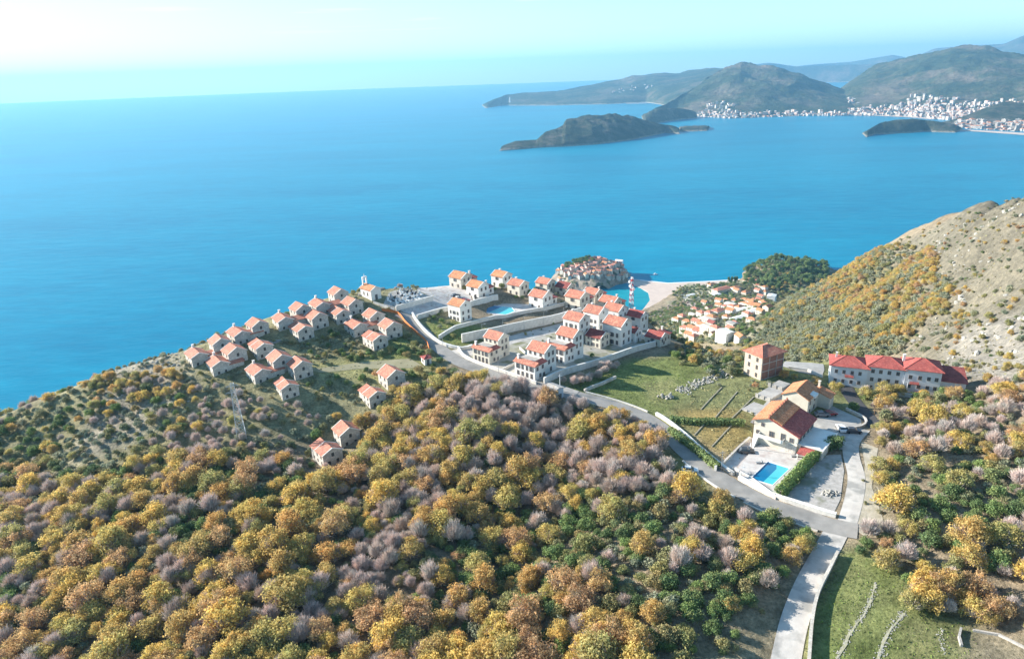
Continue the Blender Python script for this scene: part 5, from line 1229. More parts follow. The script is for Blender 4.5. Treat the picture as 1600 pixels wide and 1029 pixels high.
# ------------------------------------------------------------------ apartment row with red roofs
q = G(1295, 598); az0 = float(hgt(q[0], q[1]))
r = empty('apartment_building', (q[0], q[1], az0), R(90 - 113), 'long pale apartment building with stepped bright red hipped roofs', 'building')
pal = noisy('shade_tinted_render', (.60, .61, .64), (.70, .70, .73), .4)  # white render tinted bluish, the facade's shade put into its colour
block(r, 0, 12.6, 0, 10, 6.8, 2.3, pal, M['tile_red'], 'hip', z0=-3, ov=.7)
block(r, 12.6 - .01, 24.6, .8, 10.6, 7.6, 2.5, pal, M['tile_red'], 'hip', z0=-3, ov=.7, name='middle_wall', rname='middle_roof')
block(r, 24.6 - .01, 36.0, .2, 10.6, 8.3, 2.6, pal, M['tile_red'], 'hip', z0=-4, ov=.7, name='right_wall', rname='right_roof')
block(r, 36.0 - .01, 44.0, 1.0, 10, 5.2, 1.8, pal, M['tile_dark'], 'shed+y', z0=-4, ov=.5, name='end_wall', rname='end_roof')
for x in (2.0, 4.6, 7.4, 10.0): [window(r, 'y', x, z, .9, 1.2, 0, 'glass') for z in (.8, 4.2)]
for x in (14.2, 16.8, 19.6, 22.4): [window(r, 'y', x, z, 1.0, 1.2, .8, 'glass') for z in (-.6, 2.4, 5.4)]
for x in (26.4, 29.4, 32.2, 34.6): [window(r, 'y', x, z, 1.0, 1.2, .2, 'glass') for z in (-1.2, 1.8, 5.0)]
for x in (38, 41.5): window(r, 'y', x, 1.8, 1.0, 1.2, 1.0, 'glass')
for x, z in ((6.5, 3.4), (27.8, 3.6), (30, .2)):
    b = MB(); b.prism([(x - 1.5, -1.4), (x + 1.5, -1.4), (x + 1.5, .0), (x - 1.5, .0)], lambda p: z - .1 if p[1] < -1 else z + .3, lambda p: z + .1 if p[1] < -1 else z + .5); b.build('porch_roof', M['tile_dark'], r)
chimney(r, 1.8, 6, 7.6, 1.8, .6); chimney(r, 24.4, 7, 9.4, 1.4, .8)
r.scale = (.88, .9, .95)
footprint((q[0], q[1]), R(-23), 44, 11)
# low walls and yards in front and left of the apartments
wall('garden_wall', LN([(1232, 576), (1262, 580), (1285, 590)]), 1.0, .4, WW, 'white garden wall left of the apartment building')
wall('garden_wall', LN([(1398, 618), (1445, 622)]), 1.3, .4, WW, 'bluish white wall in front of the apartments in shade')
drape('stone_yard', GP([(1222, 572), (1262, 566), (1288, 578), (1284, 588), (1250, 582)]), M['concrete'], .08)
# ruined terrace slabs by the field
for i, (px, py, sx, sy) in enumerate([(1186, 652, 7, 6), (1203, 628, 8, 5), (1222, 612, 5, 4)]):
    loc, rz = place(px, py, 50); b = MB(); b.b(0, sx, 0, sy, -.5, .7 + .3 * i)
    for k in range(3): b.b(-.2, 0, k * 2.0, k * 2.0 + 1, .3, 1.2 + .3 * i)
    tag(b.build('ruined_terrace', M['concrete'], None, loc, rz), ['lowest ruined concrete terrace beside the villa roof', 'middle ruined concrete terrace with broken edge wall', 'topmost ruined concrete terrace behind the old house'][i], 'ruin')
# ------------------------------------------------------------------ old town island, beach, village below
def small_house(name, x, y, z, w, l, h, rise, az, wm, rm, label, group, hip=False, base=3.0):
    r = empty(name, (x, y, z), R(az), label, 'house', group)
    wl_ = MB(); 
    if hip: wl_.prism([(-w / 2, -l / 2), (w / 2, -l / 2), (w / 2, l / 2), (-w / 2, l / 2)], -base, h)
    else: wl_.prism([(-w / 2, -l / 2), (0, -l / 2), (w / 2, -l / 2), (w / 2, l / 2), (0, l / 2), (-w / 2, l / 2)], -base, lambda p: h + rise * (1 - abs(p[0]) / (w / 2)))
    wl_.build('wall', wm, r)
    rf = MB(); o = .35
    if hip:
        c = w / 2 + o; a, b = (0, -l / 2 - o + c, h + rise), (0, l / 2 + o - c + .01, h + rise); p = [(-w / 2 - o, -l / 2 - o, h + .05), (w / 2 + o, -l / 2 - o, h + .05), (w / 2 + o, l / 2 + o, h + .05), (-w / 2 - o, l / 2 + o, h + .05)]
        rf.poly([p[0], p[1], a]); rf.poly([p[1], p[2], b, a]); rf.poly([p[2], p[3], b]); rf.poly([p[3], p[0], a, b]); rf.poly(p[::-1])
    else:
        for s in (-1, 1):
            f_ = lambda q: h + rise * (1 - abs(q[0]) / (w / 2)) + .02; rf.prism([(0.01 * s, -l / 2 - o), (s * (w / 2 + o), -l / 2 - o), (s * (w / 2 + o), l / 2 + o), (0.01 * s, l / 2 + o)], f_, lambda q: f_(q) + .25)
    rf.build('roof', rm, r)
    wn_ = MB(); n = max(2, int(l / 3.2))
    for k in range(n):
        for zz in ([.8] if h < 4 else [.8, h - 1.9]):
            y0 = -l / 2 + (k + .5) * l / n
            for s in (-1, 1): 
                x0 = s * w / 2; wn_.b(min(x0, x0 + s * .05), max(x0, x0 + s * .05), y0 - .5, y0 + .5, zz, zz + 1.2)
    tag(wn_.build('windows', M['pane'], r), kind='stuff')
    return r
# rock of the island
ic = P(927, 440, 0)[:2]; lft = P(866, 446, 0)[:2]; rgt = P(984, 436, 0)[:2]; irad = np.linalg.norm(rgt - lft) / 2; ic = (lft + rgt) / 2 + np.array([0, 22.0])
iax = (rgt - lft) / np.linalg.norm(rgt - lft); iay = np.array([-iax[1], iax[0]])
def isle_h(u, v):
    a = np.arctan2(v, u); rr = np.hypot(u, v) / (1 + .09 * np.sin(3 * a + 1) + .05 * np.sin(7 * a))
    x = ic[0] + u * irad; y = ic[1] + v * irad
    z = 24 * (1 - np.clip(rr, 0, 1.3) ** 5) * (.78 + .22 * np.clip(1 - rr ** 2, 0, 1)) + 8 * np.exp(-((u - .1) ** 2 + (v - .35) ** 2) / .18)
    return z + (1 - 2 * np.abs(vnoise(x, y, 16, 51, 5))) * 3.5 * np.clip(rr, 0, 1) - 2
n = 110; uu, vv = np.meshgrid(np.linspace(-1.25, 1.25, n), np.linspace(-1.0, 1.0, n)); vv = vv * .78 / .8
Zi = isle_h(uu, vv / .78 * .8); Xi = ic[0] + irad * (uu * iax[0] + vv * iay[0]); Yi = ic[1] + irad * (uu * iax[1] + vv * iay[1])
idx = np.arange(n * n).reshape(n, n); Fq = np.stack([idx[:-1, :-1], idx[:-1, 1:], idx[1:, 1:], idx[1:, :-1]], -1).reshape(-1, 4)
M['cliff'] = noisy('warm_cliff_rock', (.20, .165, .13), (.38, .30, .23), .12, .95, 7, .9, .5, c3=(.07, .09, .04), scale2=.09)
tag(link('island_rock', np_mesh('island_rock', np.stack([Xi, Yi, np.maximum(Zi, -6)], -1).reshape(-1, 3), Fq, M['cliff'], True)), kind='structure')
pinks = [tile_mat('faded_pink_tiles', (.40, .17, .13), (.48, .23, .18), (.56, .31, .25)), M['tile_old'], M['tile']]
placed = []
def isle_xy(u, v): return ic[0] + irad * (u * iax[0] + v * iay[0]), ic[1] + irad * (u * iax[1] + v * iay[1])
tries = 0
while len(placed) < 88 and tries < 6000:
    tries += 1; u, v = random.uniform(-.85, .9), random.uniform(-.72, .62)
    if math.hypot(u, v / .8) > .93: continue
    if -.6 < u < .05 and .12 < v: continue        # the trees stand here
    if u < -.35 and v < .0 and random.random() < .75: continue
    x, y = isle_xy(u, v)
    if any(math.hypot(x - a, y - b) < 8.5 for a, b, *_ in placed): continue
    z = float(isle_h(np.array(u), np.array(v / .78 * .8))); placed.append((x, y, u, v))
    ww, ll = random.uniform(5.5, 7.5), random.uniform(7, 11); side = ('seaward top' if v > .2 else 'middle' if v > -.25 else 'landward foot') + (' left' if u < -.1 else ' right')
    small_house('stone_cottage', x, y, z - .3, ww, ll, random.uniform(4, 6), 1.6, random.choice([20, 60, 110, 150]) + random.uniform(-12, 12), random.choice([M['stone_light'], M['stone'], M['cream']]), random.choice(pinks + [pinks[0]]), 'faded red roofed cottage at the ' + side + ' of the islet', 'cottages at the ' + side + ' of the rock island')
x, y = isle_xy(.88, .35); small_house('church', x, y, 17, 7, 14, 6, 2, 60, M['white'], M['plaster'], 'small white church at the seaward right tip of the rock island', None)
# beaches
drape('beach', [tuple(P(a, b, .6)[:2]) for a, b in [(964, 434.5), (1043.5, 442.6), (1100, 440), (1172, 435.5), (1172, 439), (1100, 445), (1062, 448), (1056, 470), (1030, 493), (1003, 494), (1000, 488), (1007, 480), (1015.6, 468.6), (1013, 457), (1001.6, 450), (985, 443.5), (966, 438)]], M['sand'], 0, 12, .6, skirt=3)
drape('causeway', [tuple(P(a, b, 1.6)[:2]) for a, b in [(962, 433.5), (1000, 437), (1000, 438.6), (962, 435.6)]], M['paving'], 0, 12, 1.6, skirt=4)
# boat
q = P(1023.5, 429, 0); r = empty('motor_boat', (q[0], q[1], 0), .4, 'tiny white boat lying off the sand bar', 'boat')
b = MB(); b.prism([(-4.5, -1.4), (2.5, -1.4), (5, 0), (2.5, 1.4), (-4.5, 1.4)], -.3, 1.2); b.build('hull', M['white'], r)
b = MB(); b.b(-2, 1.5, -1, 1, 1.203, 2.6); b.build('cabin', M['white'], r); b = MB(); b.b(-1.9, 1.56, -1.03, 1.03, 1.7, 2.2); b.build('cabin_window', glass, r)
# village by the beach: px, py, width, length, height, azimuth, wall, roof, hip, label
VH = [(1128, 455, 13, 34, 5, -60, 'cream', 'tile', 1, 'long house with a broad red hipped roof behind the beach road'), (1149, 453, 10, 15, 5, -60, 'plaster', 'tile_old', 1, 'pink roofed house joined right of the long red roof'),
      (1170, 440, 12, 20, 4, -50, 'cream', 'tile_old', 1, 'left wing of the red roofed hotel below the headland'), (1180, 443, 12, 24, 4, -50, 'cream', 'tile', 1, 'right wing of the red roofed hotel below the headland'), (1187, 447, 10, 18, 4, -40, 'cream', 'tile', 1, 'lowest wing of the red roofed hotel below the headland'),
      (1165, 459, 9, 13, 4, -50, 'stone_light', 'tile_old', 1, 'pinkish roofed house alone among olive trees'), (1205, 470, 12, 15, 9, -30, 'white', 'plaster', 0, 'large white modern house at the foot of the hillside'),
      (1141, 479, 9, 14, 5, 40, 'white', 'cream', 0, 'pale house with cream roof in the middle of the village'), (1148, 473, 8, 11, 5, -40, 'plaster', 'tile_old', 1, 'pink roofed house above the pale house mid village'), (1179, 483, 10, 15, 6, 40, 'cream', 'tile_old', 0, 'cream house with reddish roof left of the large white house'),
      (1192, 476, 7, 10, 5, 20, 'plaster', 'tile_old', 1, 'small red roofed house beside the large white house'), (1122, 491, 11, 17, 6, -55, 'plaster', 'tile', 1, 'house with bright orange hipped roof above the lane'), (1141, 492, 8, 9, 7, 40, 'white', 'tile_old', 0, 'tall narrow white house right of the bright orange roof'),
      (1156, 487, 8, 22, 3, -60, 'white', 'plaster', 0, 'long low white roofed building in the upper village'), (1177, 488, 8, 16, 3, -60, 'white', 'plaster', 0, 'second long low white roofed building near the hillside'), (1152, 500, 8, 18, 3, -60, 'plaster', 'plaster', 0, 'greyish white flat building in the middle of the village'),
      (1096, 493, 9, 11, 5, 20, 'cream', 'tile', 1, 'cream house with red roof beside the trees of the beach park'), (1082, 496, 7, 9, 5, 30, 'cream', 'stone_light', 0, 'yellowish house left of the red roofed park house'), (1058, 503, 8, 11, 5, 30, 'white', 'tile_old', 1, 'pink roofed house nearest the beach'),
      (1074, 507, 8, 11, 5, 40, 'cream', 'tile_old', 1, 'pink roofed house second from the beach'), (1104, 505, 12, 16, 6, 35, 'cream', 'cream', 1, 'large pale roofed house in the thick of the village'), (1083, 519, 9, 13, 6, 40, 'plaster', 'tile_old', 0, 'pink roofed house at the lower left of the village'),
      (1092, 523, 9, 12, 6, 50, 'plaster', 'tile', 0, 'orange roofed house in the lowest row of the village'), (1078, 527, 8, 11, 5, 40, 'cream', 'tile_old', 0, 'small house just behind the crest bushes'), (1104, 520, 9, 12, 8, 30, 'cream', 'cream', 0, 'tall cream house above the shaded street'),
      (1112, 511, 7, 9, 6, 30, 'stone_light', 'tile_dark', 0, 'house with dark red roof above the shaded street'), (1132, 530, 11, 13, 8, 30, 'white', 'plaster', 0, 'bright white house lowest at the right of the village'), (1156, 534, 7, 9, 6, 10, 'white', 'tile_old', 0, 'small white house at the foot of the hillside wood'),
      (1066, 498, 8, 10, 5, 25, 'cream', 'tile', 1, 'orange roofed house beside the beach trees'), (1098, 513, 8, 11, 5, 35, 'plaster', 'tile_old', 0, 'pink gabled house squeezed left of the shaded street'), (1088, 508, 8, 10, 6, 40, 'stone_light', 'tile', 0, 'orange gabled house in the second row of the village'),
      (1112, 500, 9, 12, 5, 30, 'cream', 'tile_old', 1, 'pinkish hipped house below the bright orange roof'), (1133, 483, 7, 9, 5, 35, 'plaster', 'tile', 1, 'small orange house beside the pale cream roof'), (1160, 478, 7, 9, 4, 20, 'cream', 'tile', 1, 'small orange house above the long white roofs'),
      (1112, 447, 8, 14, 4, -60, 'cream', 'tile_old', 1, 'low pink roofed house behind the sand near the cypress trees'), (1196, 459, 8, 12, 5, -50, 'cream', 'tile_old', 1, 'pink roofed house above the large white house'), (1168, 495, 8, 11, 5, 20, 'plaster', 'tile', 1, 'orange roofed house at the foot of the olive slope'),
      (1118, 517, 8, 11, 5, 30, 'cream', 'tile', 1, 'orange hipped house right of the tall cream house'), (1070, 517, 8, 10, 5, 40, 'cream', 'tile', 1, 'orange house at the near left corner of the village'),
      (1143, 514, 8, 10, 7, 30, 'stone', 'concrete', 0, 'grey house in the shaded street'), (1117, 463, 7, 22, 2.5, -55, 'white', 'plaster', 0, 'low white terrace building left of the long red roof'), (1078, 463, 7, 18, 2.5, -60, 'white', 'plaster', 0, 'low white beach building among the shrubs')]
for px, py, w_, l_, h_, a_, wm, rm, hip, lb in VH:
    q = G(px, py); small_house('village_house', q[0], q[1], float(hgt(q[0], q[1])), w_, l_, h_, 2.2 if rm.startswith('tile') else .8, a_, M[wm], M[rm], lb, None, bool(hip)); footprint((q[0], q[1]), R(a_), w_ / 2, l_ / 2, -w_ / 2, -l_ / 2, 1)
for px, py, w_, l_, a_ in [(1103, 461, 26, 12, 20), (1080, 472, 18, 22, 20)]:
    pass
hv = random.Random(9); nh = 0; VP = GP([(1056, 505), (1075, 488), (1120, 462), (1195, 452), (1208, 490), (1175, 512), (1150, 538), (1080, 535)]); VA = np.array(VP)
for t_ in range(3000):
    if nh >= 30: break
    x, y = hv.uniform(VA[:, 0].min(), VA[:, 0].max()), hv.uniform(VA[:, 1].min(), VA[:, 1].max())
    if not inpoly([x], [y], VP)[0] or any(inpoly([x], [y], k)[0] or inpoly([x + 5], [y], k)[0] or inpoly([x - 5], [y], k)[0] or inpoly([x], [y + 5], k)[0] or inpoly([x], [y - 5], k)[0] for k in KEEP if abs(k[0][0] - x) < 40 and abs(k[0][1] - y) < 40): continue
    a_ = hv.choice([30, 38, -55]); tl = hv.choice(['tile', 'tile_old', 'tile_old']); wm = hv.choice(['cream', 'plaster', 'stone_light'])
    small_house('village_house', x, y, float(hgt(x, y)), hv.uniform(6, 8), hv.uniform(8, 11), hv.uniform(4, 6), 1.9, a_, M[wm], M[tl], 'small ' + ('orange' if tl == 'tile' else 'faded orange') + ' roofed house among the village trees', None, hv.random() < .5); footprint((x, y), R(a_), 4, 5, -4, -5, .5); nh += 1
drape('surf', [tuple(P(a, b, .06)[:2]) for a, b in [(985, 435.2), (1043.5, 441.6), (1100, 439.2), (1172, 434.7), (1172, 435.6), (1100, 440.1), (1043.5, 442.7), (985, 436.2)]], plain('surf_foam', (.8, .82, .82), .7), 0, 12, .06)
drape('sandy_plot', GP([(1060, 458), (1112, 453), (1114, 461), (1070, 470)]), noisy('pale_dry_ground', (.38, .36, .28), (.5, .47, .4), .08, 1), .3)
drape('village_park', GP([(1072, 474), (1105, 468), (1112, 478), (1080, 488)]), noisy('pinkish_ground', (.30, .25, .21), (.38, .31, .27), .08, 1), .3)
# ------------------------------------------------------------------ far resort town
def townspots(key, n, vr, ur, seed):
    X, Y, Z = FAR[key]; g = np.random.default_rng(seed); nvv, nu = X.shape; v1 = int(nvv * 2 / 3); out = []
    while len(out) < n:
        v = vr[0] + (vr[1] - vr[0]) * g.random() ** 1.3; u = g.uniform(*ur); i = v * v1; j = u * (nu - 1); a, b = int(i), int(j)
        out.append((float(X[a, b] + (X[a, min(b + 1, nu - 1)] - X[a, b]) * (j - b)), float(Y[a, b] + (Y[a + 1, b] - Y[a, b]) * (i - a)), float(Z[a, b])))
    return out
spots = townspots('mountain6', 700, (.01, .22), (.02, .62), 1) + townspots('mountain6', 420, (.03, .34), (.18, .5), 11) + townspots('headland_hill4', 260, (.02, .10), (.25, .98), 2) + townspots('headland_hill4', 40, (.08, .32), (.28, .42), 3) + townspots('town_hill12', 260, (.01, .3), (.15, .85), 4) + townspots('mountain6', 45, (.12, .30), (.25, .42), 5) + townspots('headland_hill4', 30, (.5, .72), (.93, .99), 6) + townspots('peninsula2', 20, (.35, .5), (.42, .55), 7)
tw = [plain('far_white', (.62, .58, .54), .8), plain('far_cream', (.52, .45, .38), .8), plain('far_grey', (.38, .35, .34), .8), plain('far_pinkish', (.46, .34, .29), .8)]
tr_ = [M['tile_old'], M['concrete'], M['tile_old'], M['plaster']]
gb = np.random.default_rng(5); proto = []
for k in range(10):
    w_, l_, h_ = gb.uniform(11, 20), gb.uniform(13, 32), gb.choice([8, 11, 14, 18, 26]); 
    a_ = MB(); a_.b(-w_ / 2, w_ / 2, -l_ / 2, l_ / 2, -12, h_)
    b_ = MB(); 
    if k % 2 == 0: b_.prism([(-w_ / 2 - 1, -l_ / 2 - 1), (w_ / 2 + 1, -l_ / 2 - 1), (w_ / 2 + 1, l_ / 2 + 1), (-w_ / 2 - 1, l_ / 2 + 1)], h_ + .01, lambda p: h_ + .6); b_.box((0, 0, h_ + 2.1), (w_, l_, 2.9), 0, 0, .15)
    else: b_.b(-w_ / 2 + .1, w_ / 2 - .1, -l_ / 2 + .1, l_ / 2 - .1, h_ + .01, h_ + .9); b_.b(-3, 3, -3, 3, h_ + .903, h_ + 4)
    c_ = MB(); nf = int(h_ / 3.2)
    for f_ in range(nf):
        z_ = 1.2 + f_ * 3.2
        for s in (-1, 1):
            c_.b(min(s * w_ / 2, s * (w_ / 2 + .15)), max(s * w_ / 2, s * (w_ / 2 + .15)), -l_ / 2 + 1, l_ / 2 - 1, z_, z_ + 1.5); c_.b(-w_ / 2 + 1, w_ / 2 - 1, min(s * l_ / 2, s * (l_ / 2 + .15)), max(s * l_ / 2, s * (l_ / 2 + .15)), z_, z_ + 1.5)
    proto.append((a_, b_, c_, k))
near = sorted(range(len(spots)), key=lambda i: math.hypot(spots[i][0], spots[i][1]))
meshes = [(a.mesh('wall', tw[k % 4]), b.mesh('roof', tr_[k % 4]), c.mesh('window_rows', M['pane'])) for a, b, c, k in proto]
mass = MB(); mass_m = tw + tr_
for n_, i in enumerate(near):
    x, y, z = spots[i]; k = int(gb.integers(10)); rz = gb.uniform(0, 3.14)
    if n_ < 290:
        px_, py_ = proj(x, y, z); side = 'right of the wooded point' if px_ > 1480 and py_ > 185 else ('above the sandy town beach' if px_ > 1330 else 'below the bare hill') if px_ > 1230 else 'under the headland hill'
        tone = ['white', 'cream', 'grey', 'pinkish'][proto[k][3] % 4]
        r = empty('apartment_block', (x, y, z - 1), rz, tone + ' distant block ' + side, 'apartment block', tone + ' blocks ' + side)
        link('wall', meshes[k][0], None, r); link('roof', meshes[k][1], None, r); tag(link('window_rows', meshes[k][2], None, r), kind='stuff')
    else:
        w_, l_, h_ = gb.uniform(9, 18), gb.uniform(11, 26), gb.choice([7, 9, 12, 16, 24]); mass.box((x, y, z + h_ / 2 - 4), (w_, l_, h_ + 8), rz, k % 4); mass.box((x, y, z + h_ + 1.2), (w_ + 1, l_ + 1, 2.3), rz, 4 + k % 4, .3)
tag(mass.build('far_town', mass_m), 'pale mass of the far resort town along the bay', None, None, 'stuff')
# quarry scar on the far slope
# pale tower and lighthouse on the peninsula
X, Y, Z = FAR['peninsula2']; b = MB(); b.rod((X[10, 18], Y[10, 18], Z[10, 18] - 5), (X[10, 18], Y[10, 18], Z[10, 18] + 60), 9, 8, 0, 5); tag(b.build('lighthouse', M['white']), 'tiny pale tower at the seaward end of the far peninsula', 'tower')

# ------------------------------------------------------------------ hedges
def hedge(pts, h, t, label, n_per_m=150, step=1.0):
    L = SL(pts, step); g = np.random.default_rng(len(L)); V = []; S = []
    n = int(n_per_m * len(L)); k = g.integers(0, len(L), n); p = L[k] + g.normal(size=(n, 2)) * .3
    face = g.integers(0, 3, n); tt = np.gradient(L, axis=0)[k]; tt /= np.linalg.norm(tt, axis=1)[:, None]; nn = np.stack([tt[:, 1], -tt[:, 0]], 1)
    off = np.where(face == 0, t / 2, np.where(face == 1, -t / 2, g.uniform(-t / 2, t / 2, n))) + g.normal(size=n) * .08; zz = np.where(face == 2, h, g.uniform(0, h, n)) + g.normal(size=n) * .1
    q = p + nn * off[:, None]; z = hgt(q[:, 0], q[:, 1]) + zz; c = np.stack([q[:, 0], q[:, 1], z], 1)
    nr = np.stack([nn[:, 0] * np.sign(off), nn[:, 1] * np.sign(off), np.where(face == 2, 1.5, .3)], 1) + g.normal(size=(n, 3)) * .6; nr /= np.linalg.norm(nr, axis=1)[:, None]
    a = np.cross(nr, g.normal(size=(n, 3))); a /= np.linalg.norm(a, axis=1)[:, None]; b = np.cross(nr, a); s = g.uniform(.1, .2, n)[:, None]
    VV = np.stack([c - a * s - b * s, c + a * s - b * s, c + a * s + b * s, c - a * s + b * s], 1).reshape(-1, 3)
    o = link('hedge', cloud_mesh('hedge', VV, np.repeat(g.random(n), 4), M['green'])); 
    return tag(o, label, 'hedge')
hedge([(1218, 776), (1240, 752), (1262, 728), (1284, 706)], 2.6, 1.7, 'tall clipped green hedge between the pool garden and gravel lot', 260)
hedge([(1286, 704), (1300, 698), (1312, 700)], 3.0, 2.2, 'bulky dark end of hedge beside the white annex roof', 260)
hedge([(1048, 676), (1072, 694), (1098, 714), (1120, 732)], 1.6, 1.2, 'low clipped hedge behind the white roadside wall', 240)
hedge([(1050, 658), (1085, 662), (1128, 662), (1160, 664)], 1.6, 1.0, 'straight green hedge across the field terraces', 240)
# ------------------------------------------------------------------ planting
TREES = []
def scatter(zone, step, kinds, sizes, seed, yr=(-50, 460), dens=1.0, jit=.45, keepout=True, patch=None, xr=(-460, 770)):
    g = np.random.default_rng(seed); x, y = np.meshgrid(np.arange(xr[0], xr[1], step), np.arange(yr[0], yr[1], step)); x = (x + g.uniform(-jit, jit, x.shape) * step).ravel(); y = (y + g.uniform(-jit, jit, y.shape) * step).ravel()
    z = hgt(x, y); px, py = proj(x, y, z); ok = inpoly(px, py, zone) & (z > .5) & (g.random(x.size) < dens)
    if keepout:
        for k in KEEP:
            a = np.array(k); b = ok & (x > a[:, 0].min()) & (x < a[:, 0].max()) & (y > a[:, 1].min()) & (y < a[:, 1].max())
            i = np.nonzero(b)[0]
            if len(i): ok[i[inpoly(x[i], y[i], k)]] = False
    i = np.nonzero(ok)[0]; x, y, z, px, py = x[i], y[i], z[i], px[i], py[i]
    w = np.array([k[1] for k in kinds], float)[None].repeat(len(x), 0)
    for j, k in enumerate(kinds):
        w[:, j] *= np.exp(3.6 * vnoise(x, y, 32, 70 + sum(map(ord, k[0])), 2))
        if patch and k[0] in patch: w[:, j] *= patch[k[0]](px, py)
    w /= w.sum(1)[:, None]; c = w.cumsum(1); u = g.random(len(x))[:, None]; ch = np.minimum((u > c).sum(1), len(kinds) - 1)
    for q in range(len(x)):
        k = kinds[ch[q]][0]; s0, s1 = sizes[k]; s = s0 + (s1 - s0) * g.random() ** 1.3; TREES.append((k, x[q], y[q], z[q], s, g.uniform(0, 6.28), int(g.integers(len(KIND[k]['crowns']))), g.uniform(.8, 1.15) * (1.3 if k == 'bare' else 1), px[q], py[q]))
def soft(x0, x1): return lambda v: np.clip((v - x0) / (x1 - x0), 0, 1)
# dense wood in the foreground
patch = {'ever': lambda px, py: .35 + 3.5 * np.exp(-(((px - 1010) / 200) ** 2 + ((py - 900) / 110) ** 2)) + 1.5 * np.exp(-(((px - 500) / 90) ** 2 + ((py - 770) / 40) ** 2)) + 1.5 * (py < 760) * (px < 420),
         'bare': lambda px, py: .8 + .9 * np.clip((px - 650) / 300, 0, 1) + 1.6 * np.exp(-(((px - 1100) / 130) ** 2 + ((py - 850) / 60) ** 2)) + 1.2 * np.exp(-(((px - 850) / 90) ** 2 + ((py - 640) / 30) ** 2)) + .8 * (px > 600) * (px < 900) * (py > 780) * (py < 900),
         'gold': lambda px, py: .75 + .9 * np.exp(-(((px - 150) / 260) ** 2 + ((py - 900) / 130) ** 2)) + 1.8 * np.exp(-(((px - 690) / 110) ** 2 + ((py - 680) / 70) ** 2)) + 1.5 * np.exp(-(((px - 920) / 90) ** 2 + ((py - 680) / 50) ** 2)) + 1.2 * np.exp(-(((px - 600) / 120) ** 2 + ((py - 810) / 50) ** 2))}
WOOD = [(-160, 760), (150, 735), (400, 700), (470, 735), (545, 745), (590, 690), (640, 610), (690, 590), (760, 600), (850, 615), (900, 628), (1000, 655), (1036, 680), (1036, 716), (1060, 762), (1120, 792), (1200, 806), (1276, 845), (1262, 885), (1236, 905), (1180, 935), (1110, 990), (1050, 1030), (1050, 1200), (-160, 1200)]
scatter(WOOD, 4.0, [('gold', .48), ('bare', .22), ('ever', .30)], {'gold': (1.6, 4.3), 'bare': (1.5, 3.3), 'ever': (1.2, 2.6)}, 1, patch=patch)
scatter(WOOD, 3.3, [('bare', .30), ('ever', .44), ('scrub', .26)], {'bare': (1.3, 3.0), 'ever': (1.0, 2.2), 'scrub': (.9, 1.8)}, 2, dens=.95)
# scrub slope on the left below the stone houses
SCRUB = [(-160, 680), (0, 652), (60, 630), (130, 603), (250, 580), (300, 600), (390, 620), (470, 640), (560, 660), (640, 610), (600, 690), (545, 745), (470, 735), (400, 700), (150, 735), (-160, 780)]
scatter(SCRUB, 3.3, [('ever', .36), ('gold', .28), ('scrub', .24), ('bare', .12)], {'ever': (1.0, 2.3), 'gold': (1.3, 2.8), 'scrub': (.8, 1.7), 'bare': (1.1, 2.2)}, 3, dens=.98)
scatter([(150, 585), (280, 545), (420, 500), (560, 455), (700, 440), (700, 590), (600, 640), (400, 620), (300, 610), (150, 640)], 3.6, [('ever', .3), ('scrub', .7)], {'ever': (.8, 1.6), 'scrub': (.5, 1.3)}, 4, dens=.75)
scatter([(440, 535), (520, 520), (620, 548), (640, 560), (560, 562), (470, 560)], 2.8, [('ever', .45), ('scrub', .55)], {'ever': (.9, 1.7), 'scrub': (.7, 1.3)}, 5, dens=.8)
scatter([(560, 590), (640, 575), (700, 580), (790, 600), (850, 616), (760, 625), (640, 625), (600, 660)], 3.6, [('ever', .5), ('gold', .2), ('scrub', .3)], {'ever': (1.2, 2.4), 'gold': (1.4, 2.4), 'scrub': (.9, 1.6)}, 6, dens=.75)
# right-hand wood
RW = [(1378, 600), (1450, 612), (1500, 592), (1560, 600), (1760, 560), (1760, 1080), (1640, 1010), (1530, 965), (1470, 965), (1420, 930), (1400, 880), (1340, 868), (1352, 838), (1385, 800), (1365, 740), (1375, 690), (1345, 640), (1340, 610)]
patch2 = {'ever': lambda px, py: .4 + 2.2 * np.exp(-(((px - 1520) / 110) ** 2 + ((py - 740) / 50) ** 2)), 'bare': lambda px, py: .8 + 1.4 * np.exp(-(((px - 1540) / 80) ** 2 + ((py - 900) / 50) ** 2)), 'gold': lambda px, py: 1.0}
scatter(RW, 4.3, [('gold', .42), ('bare', .30), ('ever', .28)], {'gold': (1.6, 3.5), 'bare': (1.5, 3.1), 'ever': (1.2, 2.6)}, 7, patch=patch2, dens=.92)
scatter(RW, 3.8, [('bare', .4), ('ever', .35), ('scrub', .25)], {'bare': (1.0, 2.0), 'ever': (.9, 1.8), 'scrub': (.8, 1.6)}, 8, dens=.8)
